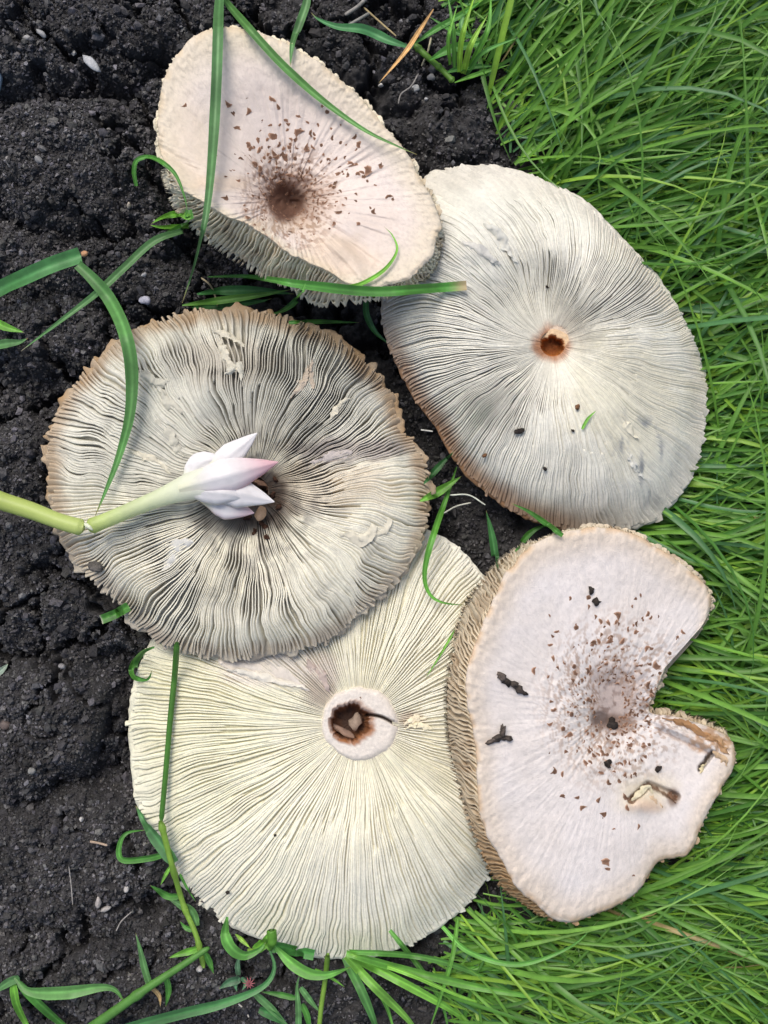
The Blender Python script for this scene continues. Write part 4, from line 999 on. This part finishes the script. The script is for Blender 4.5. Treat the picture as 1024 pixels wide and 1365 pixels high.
for lb, pts, w, c in (('grey dry stem fragment at the top on black soil, near the border', [(490,-4),(478,8),(460,20)], 6, (.25,.24,.22)), ('second grey dry fragment lying just below the first on the top soil', [(492,18),(478,26),(464,34)], 5, (.22,.22,.20)),
                      ('thin tan twig above the tan straw on the top soil', [(485,10),(505,28),(528,48)], 3, (.35,.28,.15)), ('thin grey rootlet curving over the soil right of the funnel cap', [(558,98),(548,115),(535,125),(531,138)], 2.2, (.3,.28,.26)),
                      ('pale thin straw among the grass shoot leaves', [(575,50),(570,70),(562,88)], 3, (.5,.45,.3)), ('pale forked rootlet hanging above the torn grey cap', [(268,370),(280,380),(286,392),(290,408)], 2.6, (.55,.45,.28)),
                      ('pale yellow dry stem lying in the grass right of the notched cap', [(962,890),(985,910),(1022,936)], 6, (.45,.42,.20)), ('white thin straw in the dark gap beside the torn cap', [(561,573),(577,575)], 2.2, (.6,.6,.55)),
                      ('pale arched straw in the dark gap between three caps', [(600,660),(625,660),(647,673)], 2.2, (.55,.58,.5)), ('lower pale straw in the dark gap between three caps', [(592,684),(608,675),(628,670)], 2.2, (.5,.5,.42)),
                      ('short brown splinter on soil at the lower left', [(120,1122),(132,1124),(143,1127)], 3.5, (.4,.3,.22)), ('thin grey rootlet on soil at the lower left', [(92,1155),(95,1180),(97,1206)], 1.6, (.3,.28,.26)),
                      ('tiny curled rootlet at the lower left of the cream cap', [(155,1241),(162,1228),(176,1215)], 1.8, (.3,.28,.26)), ('pale splinter below the seedling at the bottom border', [(318,1338),(326,1346),(332,1356)], 2.4, (.6,.55,.48))):
    rs = 24 if 'dark gap' in lb else 6
    put_tube('straw' , tube_geo(pts, w, n=20, col=c, lift=rs - 1, seg=6), None, M_STRAW, label=lb, cat='straw' if 'straw' in lb or 'stem' in lb or 'dry' in lb else 'twig')

# thick cut leaf at the left border
cl_ = empty('grass_leaf', Wp(60, 365, 6), 'thick green leaf entering from the left border with a brown cut end', 'grass leaf')
put_blade('leaf_blade', blade_geo([(-30,402),(0,386),(30,372),(70,354),(108,341)], 21, col=(.05,.16,.05), taper='none', lift=16, fold=.45), cl_)
lump('cut_end', 113, 338, 21, 5, 4, 1.6, .4, (.55, .30, .16), M_STRAW, 12, parent=cl_)

# ------------------------------------------------------------------ flower lying across the torn cap
fl = empty('flower', Wp(300, 645, 36), 'white flower with a pink petal tip on a broken pale green stem', 'flower')
zs = 44
put_tube('stem', tube_geo([(-40,650,40),(0,667,40),(40,680,40),(80,695,40.5),(112,704,41)], [22,23,22,20,21], col=(.42,.52,.12), col2=(.50,.60,.20), seg=18), fl, M_PETAL)
put_tube('stem', tube_geo([(118,703,42),(150,690,42),(190,673,43),(225,659,44),(252,649,45),(272,644,46),(292,641,46)], [21,19,19,19,20,21,24,29,35,39,34], flat=.45, col=(.44,.56,.15), col2=(.86,.86,.78), seg=24), fl, M_PETAL)
lump('torn_fibre', 119, 702, 45, 7, 3, 1.6, .6, (.75, .78, .6), M_PETAL, 14, parent=fl)
def petal(base, mid, tip, width, z0, z1, z2, arch, cb, ctip, seed, pw=.5, pink=0, tipcol=(.72,.36,.42), tp=1.2):
    n = 30; m = 13
    q = open_curve([(*base, z0), (*mid, z1), (*tip, z2)], n); s = np.linspace(0, 1, n)
    P = Wp(q[:, 0], q[:, 1], q[:, 2]); t = np.gradient(P, axis=0); t /= np.linalg.norm(t, axis=1)[:, None]
    sd = np.cross(t, [0, 0, 1.0]); sd /= np.linalg.norm(sd, axis=1)[:, None]; up = np.cross(sd, t)
    w = (np.interp(s, [0, .15, .3, .5, .65, .85, 1], [.30, .52, .85, 1, .80, .42, .03])) * width * .5 * S
    v = np.linspace(-1, 1, m)
    rid = .10 * np.cos(v * 9) * np.minimum(1, w.max())
    lay = []
    for off in (0, -.5):
        lay.append(P[:, None] + sd[:, None] * (v[None, :, None] * w[:, None, None] * (1 if off == 0 else .97)) + up[:, None] * ((-(v ** 2) * arch + rid * .4)[None, :, None] * w[:, None, None] + off * .6 * (1 - v ** 4)[None, :, None]))
    V = np.concatenate(lay, 0)
    F = np.vstack([grid_faces(n, m), grid_faces(n, m, off=n * m)[:, ::-1]])
    e1 = np.arange(n - 1) * m; e2 = e1 + m - 1
    F = np.vstack([F, np.stack([e1, e1 + m, e1 + m + n * m, e1 + n * m], 1), np.stack([e2, e2 + m, e2 + m + n * m, e2 + n * m], 1)])
    c = lerp(cb, (.86, .84, .84), sstep(0, .35, s)); c = lerp(c, tipcol, sstep(.5, 1.0, s) * pink * .8)
    c = c[:, None] * (1 - .09 * np.abs(np.cos(v * 17)) ** 3)[None, :, None] * (1 - .06 * sstep(.1, .6, vnoise(s[:, None] * 14, v[None] * 5 + seed, seed)))[..., None]
    if pink > 0: c = lerp(c, tipcol, (np.clip(v, 0, 1) ** 3)[None] * .5 * pink + 0 * s[:, None])
    c = np.concatenate([c, c], 0)
    return put('petal', V, F, M_PETAL, c, parent=fl)
G0 = (.74, .78, .50)
petal((270,630),(306,607),(343,577), 32, 46, 48, 45, .5, G0, None, 1)
petal((244,648),(268,617),(301,613), 30, 45, 47, 45, .35, G0, None, 2)
petal((268,664),(304,676),(339,684), 34, 42, 43, 39, .5, G0, None, 4, pink=.6)
petal((268,654),(316,657),(366,669), 38, 45, 48.5, 44, .5, G0, None, 3)
petal((240,653),(300,657),(332,668), 34, 49, 51, 45, .7, (.80,.82,.62), None, 6)
petal((238,652),(300,634),(371,616), 46, 50, 54, 48, .7, (.80,.82,.62), None, 5, pink=1)
lump('stem_stub', 347, 684, 27, 7, 10, 5, .3, (.62, .40, .24), M_FLESH, 21, .3, parent=cap3)
for k, (x, y, r_) in enumerate([(330, 690, 7), (352, 700, 8), (318, 683, 6), (362, 660, 8), (368, 640, 6), (340, 708, 6), (372, 676, 6), (356, 716, 5)]):
    lump('rotten_crumb', x, y, float(H3(x, y)) + .2, r_ * .7, r_ * .5, 1.8, k, (.07, .035, .022), M_DEBRIS, 30 + k, .9, parent=cap3)

# torn flaps of gill on the grey cap, the creamy cap and the pale grey cap
def flap(root, H, pts, width, col, lift, twist=.5, taper='both', seed=0, fold=-.4):
    V, c = blade_geo(pts, width, n=26, lift=lift, col=col, taper=taper, twist=twist, seed=seed, fold=fold, across=9)
    nn = fbm(V[..., 0] / 2.2, V[..., 1] / 2.2, seed, 3)
    V = V + np.stack([1.1 * fbm(V[..., 0] / 1.5, V[..., 1] / 1.5, seed + 3, 2), 1.1 * fbm(V[..., 0] / 1.5, V[..., 1] / 1.5, seed + 5, 2), 1.0 * nn - .5], -1)
    c = np.array(col)[None, None] * (1 + .12 * nn[..., None])
    put('torn_gill', V, grid_faces(V.shape[0], V.shape[1]), M_GILL, c, parent=root)
CR = (.66, .62, .50); GR = (.58, .56, .47); TN = (.50, .42, .33)
for pts, w, c, l in (([(258,722),(236,735),(216,760)], 26, (.66,.65,.60), .9), ([(210,560),(226,590),(246,610)], 20, GR, 1.5), ([(185,492),(204,512),(226,506)], 18, GR, 1.2), ([(292,455),(300,480),(318,492)], 14, CR, 2),
                     ([(300,500),(318,486),(322,508)], 12, GR, 1), ([(282,440),(306,446),(326,462)], 9, CR, 2), ([(412,488),(402,510),(388,532)], 12, TN, 1.6), ([(418,480),(412,500),(420,520)], 7, TN, 2.2),
                     ([(500,700),(478,716),(452,712)], 24, CR, 1.5), ([(520,690),(505,712),(480,722)], 14, CR, 2), ([(470,600),(440,612),(410,618)], 16, (.50,.45,.42), 1), ([(215,520),(235,545),(262,556)], 20, GR, 1),
                     ([(262,604),(280,618),(296,612)], 15, TN, 1.4), ([(170,600),(200,610),(230,632)], 10, CR, 1.4), ([(440,560),(450,540),(470,530)], 8, CR, 1.6)):
    flap(cap3, H3, pts, w, c, l * .45, seed=int(pts[0][0]))
for pts, w, c, l in (([(290,880),(350,893),(412,922)], 34, (.74,.68,.60), .7), ([(410,880),(425,900),(438,922)], 18, (.50,.41,.36), 1.0), ([(540,966),(552,958),(572,960)], 9, (.76,.68,.5), 1.5), ([(540,972),(556,966),(580,975)], 8, (.78,.72,.52), 1.5), ([(300,893),(360,905),(412,918)], 10, (.76,.72,.62), 1.6)):
    flap(cap4, H4, pts, w, c, l, seed=int(pts[0][0]))
for pts, w, c, l in (([(828,552),(842,572),(853,588)], 12, (.72,.68,.54), 1.8), ([(645,298),(670,320),(690,350)], 16, (.66,.65,.58), 1.0), ([(835,600),(848,618),(858,640)], 12, (.66,.65,.58), 1.2), ([(612,320),(640,335),(668,352)], 14, (.68,.66,.6), 1)):
    flap(cap2, H2, pts, w, c, l * .5, seed=int(pts[0][0]))

for pts, w, c, l in (([(884,958),(915,966),(950,984),(968,996)], 9, (.40,.22,.10), 1.6), ([(876,962),(905,974),(938,992)], 8, (.74,.66,.58), 1.8), ([(940,985),(958,990),(974,1006)], 13, (.44,.27,.14), 1.4), ([(950,1000),(962,1010),(972,1022)], 10, (.52,.38,.24), 1.2),
                     ([(842,1066),(852,1058),(864,1050),(872,1058)], 8, (.66,.60,.42), 1.4), ([(850,1078),(868,1068),(886,1080)], 12, (.62,.46,.30), 1.0), ([(892,1056),(898,1064),(900,1072)], 7, (.17,.09,.05), 1.2), ([(836,1068),(842,1072),(848,1066)], 6, (.20,.12,.07), 1.3), ([(932,1030),(938,1022),(942,1016)], 6, (.70,.60,.36), 1.0)):
    flap(cap5, H5, pts, w, c, l, seed=int(pts[0][0]))
# ------------------------------------------------------------------ small things lying on the caps and soil
def bit(name, label, cat, px, py, rx, ry, rz, rot, col, seed, lift=.6, mat=None, amp=.6, group=None):
    z = float(surf(np.array([px]), np.array([py]))[0]) + lift
    return lump(name, px, py, z, rx, ry, rz, rot, col, mat or M_DEBRIS, seed, amp, label=label, cat=cat, group=group)
DK = (.035, .028, .024)
GD = 'bits of soil lying on the caps'
def clump(label, pts, seed):
    Vs = []; Fs = []; Cs_ = []; off = 0
    for k, (x, y, rx, ry, rot) in enumerate(pts):
        z = float(H5(x, y)) + 1.2
        v = ICO2_V * (1 + .9 * fbm(ICO2_V[:, 0] * 2 + k, ICO2_V[:, 1] * 2 + ICO2_V[:, 2], seed + k, 3)[:, None])
        ca, sa = math.cos(rot), math.sin(rot); p = Wp(x, y, z); X = v[:, 0] * rx * S; Y = v[:, 1] * ry * S
        Vs.append(np.stack([p[0] + X * ca + Y * sa, p[1] - X * sa + Y * ca, z + v[:, 2] * 1.7], 1)); Fs.append(ICO2_F + off); off += len(v)
        Cs_.append(np.tile(np.array(DK) * RNG.uniform(.7, 3), (len(v), 1)))
    put('soil_fragment', np.vstack(Vs), np.vstack(Fs), M_DEBRIS, np.vstack(Cs_), label=label, cat='debris', group=GD)
clump('upper dark elongated soil fragment on the left half of the notched cap', [(668,902,6,4,.5),(675,909,8,4,.5),(684,913,7,4,.4),(693,920,7,4,.6),(700,924,4,2.5,.4)], 3)
clump('lower dark flaky soil fragment on the left half of the notched cap', [(655,988,8,3,-.3),(664,983,8,4,-.3),(670,976,4,6,.1),(676,984,7,4,-.1),(669,971,2,5,.2)], 9)
for k, (lb, x, y, rx, ry) in enumerate([
    ('black soil crumb at the top of the scales on the notched cap', 796, 802, 5.5, 5), ('small black crumb just above the largest top crumb', 788, 787, 4, 3.5),
    ('black soil crumb in the middle pit of the notched cap', 817, 967, 8, 7), ('black soil crumb below the pit of the notched cap', 810, 1017, 5.5, 4.5),
    ('dark crumb between the pit and the tear of the notched cap', 877, 1026, 4.5, 6)]):
    bit('soil_crumb', lb, 'soil crumb', x, y, rx, ry, 1.8, k, DK, 40 + k, group=GD)
for k, (lb, x, y, r_) in enumerate([('largest black speck on the lower left of the pale grey cap', 692, 575, 5), ('tiny round black speck low on the pale grey cap', 727, 625, 2.4), ('black speck near the brown rim of the pale grey cap', 646, 607, 3),
    ('small black speck right of the pale cap centre line', 764, 574, 2.6), ('speck above the stem hole of the pale grey cap', 730, 383, 2), ('single dark speck low on the creamy cap', 304, 1190, 3.2),
    ('tiny dark speck in the middle of the creamy cap', 367, 1113, 1.8), ('tiny brown speck on the collar top of the creamy cap', 481, 930, 3), ('tiny black speck on the collar bottom of the creamy cap', 486, 1005, 2.6), ('brown speck in the dent of the pale grey cap', 770, 543, 3.5)]):
    bit('speck', lb, 'speck', x, y, r_, r_ * .8, .8, k, DK if 'brown' not in lb else (.2, .1, .05), 60 + k, group=GD, lift=.9)
# dark stains as sunken soil between gills of the torn cap's rim
bit('soil_crumb', 'grey soil crumb stuck to the lower left rim of the torn cap', 'soil crumb', 127, 756, 9, 6, 1.6, .3, (.12,.11,.10), 77, group=GD)
# pale stones and shells on the soil
for k, (lb, x, y, rx, ry, rot, c) in enumerate([
    ('long pale shell flake on the soil at the upper left', 122, 84, 15, 6, .75, (.42,.43,.44)), ('small pale chip beside the shell flake at the upper left', 55, 44, 8, 3.4, .7, (.30,.30,.30)), ('round grey grit near the pale chip at the upper left', 36, 50, 4.5, 3.5, 0, (.34,.33,.32)),
    ('pale lilac square pebble above the torn grey cap', 194, 400, 7.5, 6, .2, (.42,.42,.50)), ('white chip on the soil above the lilac pebble', 192, 366, 4, 2.6, -.4, (.60,.58,.56)), ('grey chip in the soil at the left, below the big clod top', 52, 213, 6, 4, .9, (.20,.20,.20)),
    ('pale seed husk on the soil near the left border', 12, 216, 8, 3.5, 1.2, (.25,.24,.23)), ('tan grain beside the seed husk at the lower left', 172, 274, 3, 4, .2, (.40,.36,.30)), ('pale flake at the top left of the small soil clod', 553, 118, 7, 4.5, -.5, (.52,.52,.50)),
    ('grey flake right of the pale flake on the top soil', 575, 103, 6, 4.5, .1, (.30,.30,.30)), ('small white grain on the upper soil below the straw', 508, 114, 3.5, 2, .1, (.6,.58,.55)), ('white grain at the top of the small soil clod', 568, 133, 2.6, 2.6, 0, (.5,.5,.5)),
    ('white pebble on soil under the bottom left stalk', 266, 1292, 4.5, 4, 0, (.55,.52,.48)), ('pale elongated chip on the lower left soil', 131, 1203, 4, 8, .1, (.36,.33,.31)), ('pale chip next to the elongated one on the lower left soil', 141, 1212, 7, 3.4, -.4, (.34,.32,.30)),
    ('light grit on the lower left soil above the chips', 168, 1186, 4, 5, 0, (.42,.40,.38)), ('light grit on the soil beside the thin rootlet', 109, 1092, 2.4, 3, 0, (.5,.48,.46)), ('grey pebble on soil near the left edge', 83, 888, 5, 3.6, .3, (.26,.25,.25)),
    ('brownish pebble at the left border of the middle clod', 8, 966, 8, 7, .2, (.14,.11,.10)), ('round grey pebble on the lower middle clod', 43, 1028, 5, 5, 0, (.2,.2,.19))]):
    bit('pale_chip' if 'chip' in lb or 'flake' in lb or 'husk' in lb else 'pebble', lb, 'chip' if 'chip' in lb or 'flake' in lb or 'husk' in lb else 'pebble', x, y, rx, ry, 1.4 if 'flake' in lb or 'chip' in lb else 2.2, rot, c, 100 + k, lift=3.2, mat=M_STONE, amp=.25)
bit('blue_pebble', 'pale blue object cut off by the left border', 'pebble', -6, 105, 9, 26, 4, 0, (.30,.42,.52), 150, lift=1, mat=M_STONE, amp=.15)

# ------------------------------------------------------------------ the long grass
def grass_region(x, y):
    b = np.interp(y, [-500, 0, 60, 110, 180, 240, 400, 700, 1000, 1150, 1230, 1290, 1420, 1900], [575, 590, 625, 640, 660, 690, 760, 800, 740, 670, 590, 560, 600, 600])
    return x > b + 14 * fbm(y / 40, y * 0, 9, 3)
def make_grass(n, x0, x1, y0, y1, seed, K=9, low=False):
    rng = np.random.default_rng(seed)
    rx = rng.uniform(x0, x1, n); ry = rng.uniform(y0, y1, n)
    ok = grass_region(rx, ry); rx, ry = rx[ok], ry[ok]; n = len(rx)
    # direction of lay (image angle, 0 = right, positive = up)
    base = np.interp(ry, [-300, 100, 400, 700, 900, 1100, 1250, 1350, 1700], [.65, .50, .30, -.15, .0, .15, -.12, -.30, -.4])
    base = base + .65 * fbm(rx / 100, ry / 100, 19, 3)
    phi = base + rng.normal(0, .36, n)
    wild = rng.random(n) < .13
    phi = np.where(wild, rng.uniform(-1.6, 2.0, n), phi)
    L = rng.gamma(5, 42, n).clip(70, 480) * (0.45 if low else 1)
    curv = rng.normal(0, 1.25, n)
    th0 = rng.uniform(.25, 1.05, n); th1 = rng.uniform(-.35, .12, n)
    w = rng.uniform(2.6, 6.8, n) * np.where(rng.random(n) < .10, 1.4, 1) * (0.55 + .45 * np.clip(L / 200, 0, 1))
    s = np.linspace(0, 1, K)[None]
    ang = phi[:, None] + curv[:, None] * s * s * .5
    th = th0[:, None] * (1 - s) ** 1.3 + th1[:, None] * s
    ds = (L * S)[:, None] / (K - 1)
    dx = np.cos(ang) * np.cos(th) * ds; dy = np.sin(ang) * np.cos(th) * ds; dz = np.sin(th) * ds
    X = np.cumsum(dx, 1) - dx[:, :1]; Y = np.cumsum(dy, 1) - dy[:, :1]; Z = np.cumsum(dz, 1) - dz[:, :1]
    X = X + ((rx - 512) * S)[:, None]; Y = Y + ((682.5 - ry) * S)[:, None]; Z = Z - 4
    # keep clear of the caps
    k = (D - Z) / D
    ix = X / (S * k) + 512; iy = 682.5 - Y / (S * k)
    bad = np.zeros(n, bool)
    for poly, H in POLYS:
        pl = poly[::3]
        bad |= (inside(pl, ix, iy) & (Z > 5)).sum(1) > np.where(rng.random(n) < .35, 1, 0)
    g = ~bad
    X, Y, Z, ang, w, L = X[g], Y[g], Z[g], ang[g], w[g], L[g]; n = len(X)
    P = np.stack([X, Y, Z], -1)
    t = np.gradient(P, axis=1); t /= np.linalg.norm(t, axis=2)[..., None]
    roll = np.random.default_rng(seed + 1).normal(0, .5, n)[:, None, None]
    sd = np.cross(t, [0, 0, 1.0]); sd /= np.linalg.norm(sd, axis=2)[..., None] + 1e-9; up = np.cross(sd, t)
    sd, up = sd * np.cos(roll) + up * np.sin(roll), up * np.cos(roll) - sd * np.sin(roll)
    prof = (np.minimum(1, (1 - s) / .6 + .02) ** .85) * (.7 + .3 * np.minimum(1, s / .15))
    ww = (w[:, None] * prof * .5 * S)[..., None]
    V = np.stack([P - sd * ww + up * ww * .35, P, P + sd * ww + up * ww * .35], 2)
    F = (grid_faces(K, 3)[None] + (np.arange(n) * K * 3)[:, None, None]).reshape(-1, 4)
    rg = np.random.default_rng(seed + 2)
    mixv = rg.random(n)
    c = lerp((.060, .175, .028), (.175, .375, .055), mixv)
    c = np.where((rg.random(n) < .12)[:, None], np.array([.07, .19, .065]), c)
    c = np.where((rg.random(n) < .10)[:, None], np.array([.22, .40, .045]), c)
    c = np.where((rg.random(n) < .006)[:, None], np.array([.36, .28, .12]), c)
    c = c[:, None] * (1.25 - .35 * np.sin(s * 2.2)[..., None])
    C = np.stack([c, c * 1.18, c], 2)
    return V, F, C
parts = [make_grass(15000, 440, 1240, -220, 1600, 500), make_grass(2600, 1240, 1900, -500, 1900, 501, K=7), make_grass(4000, 440, 1200, -150, 1500, 502, K=6, low=True)]
Vs, Fs, Cc, off = [], [], [], 0
for V, F, C in parts:
    V = V.reshape(-1, 3); Vs.append(V); Fs.append(F + off); Cc.append(C.reshape(-1, 3)); off += len(V)
put('long_grass', np.vstack(Vs), np.vstack(Fs), M_GRASS, np.vstack(Cc), origin=(0, 0, 0), kind='stuff', label='dense long green grass lying over towards the right')

for o in bpy.data.objects:
    if '_org' in o: del o['_org']
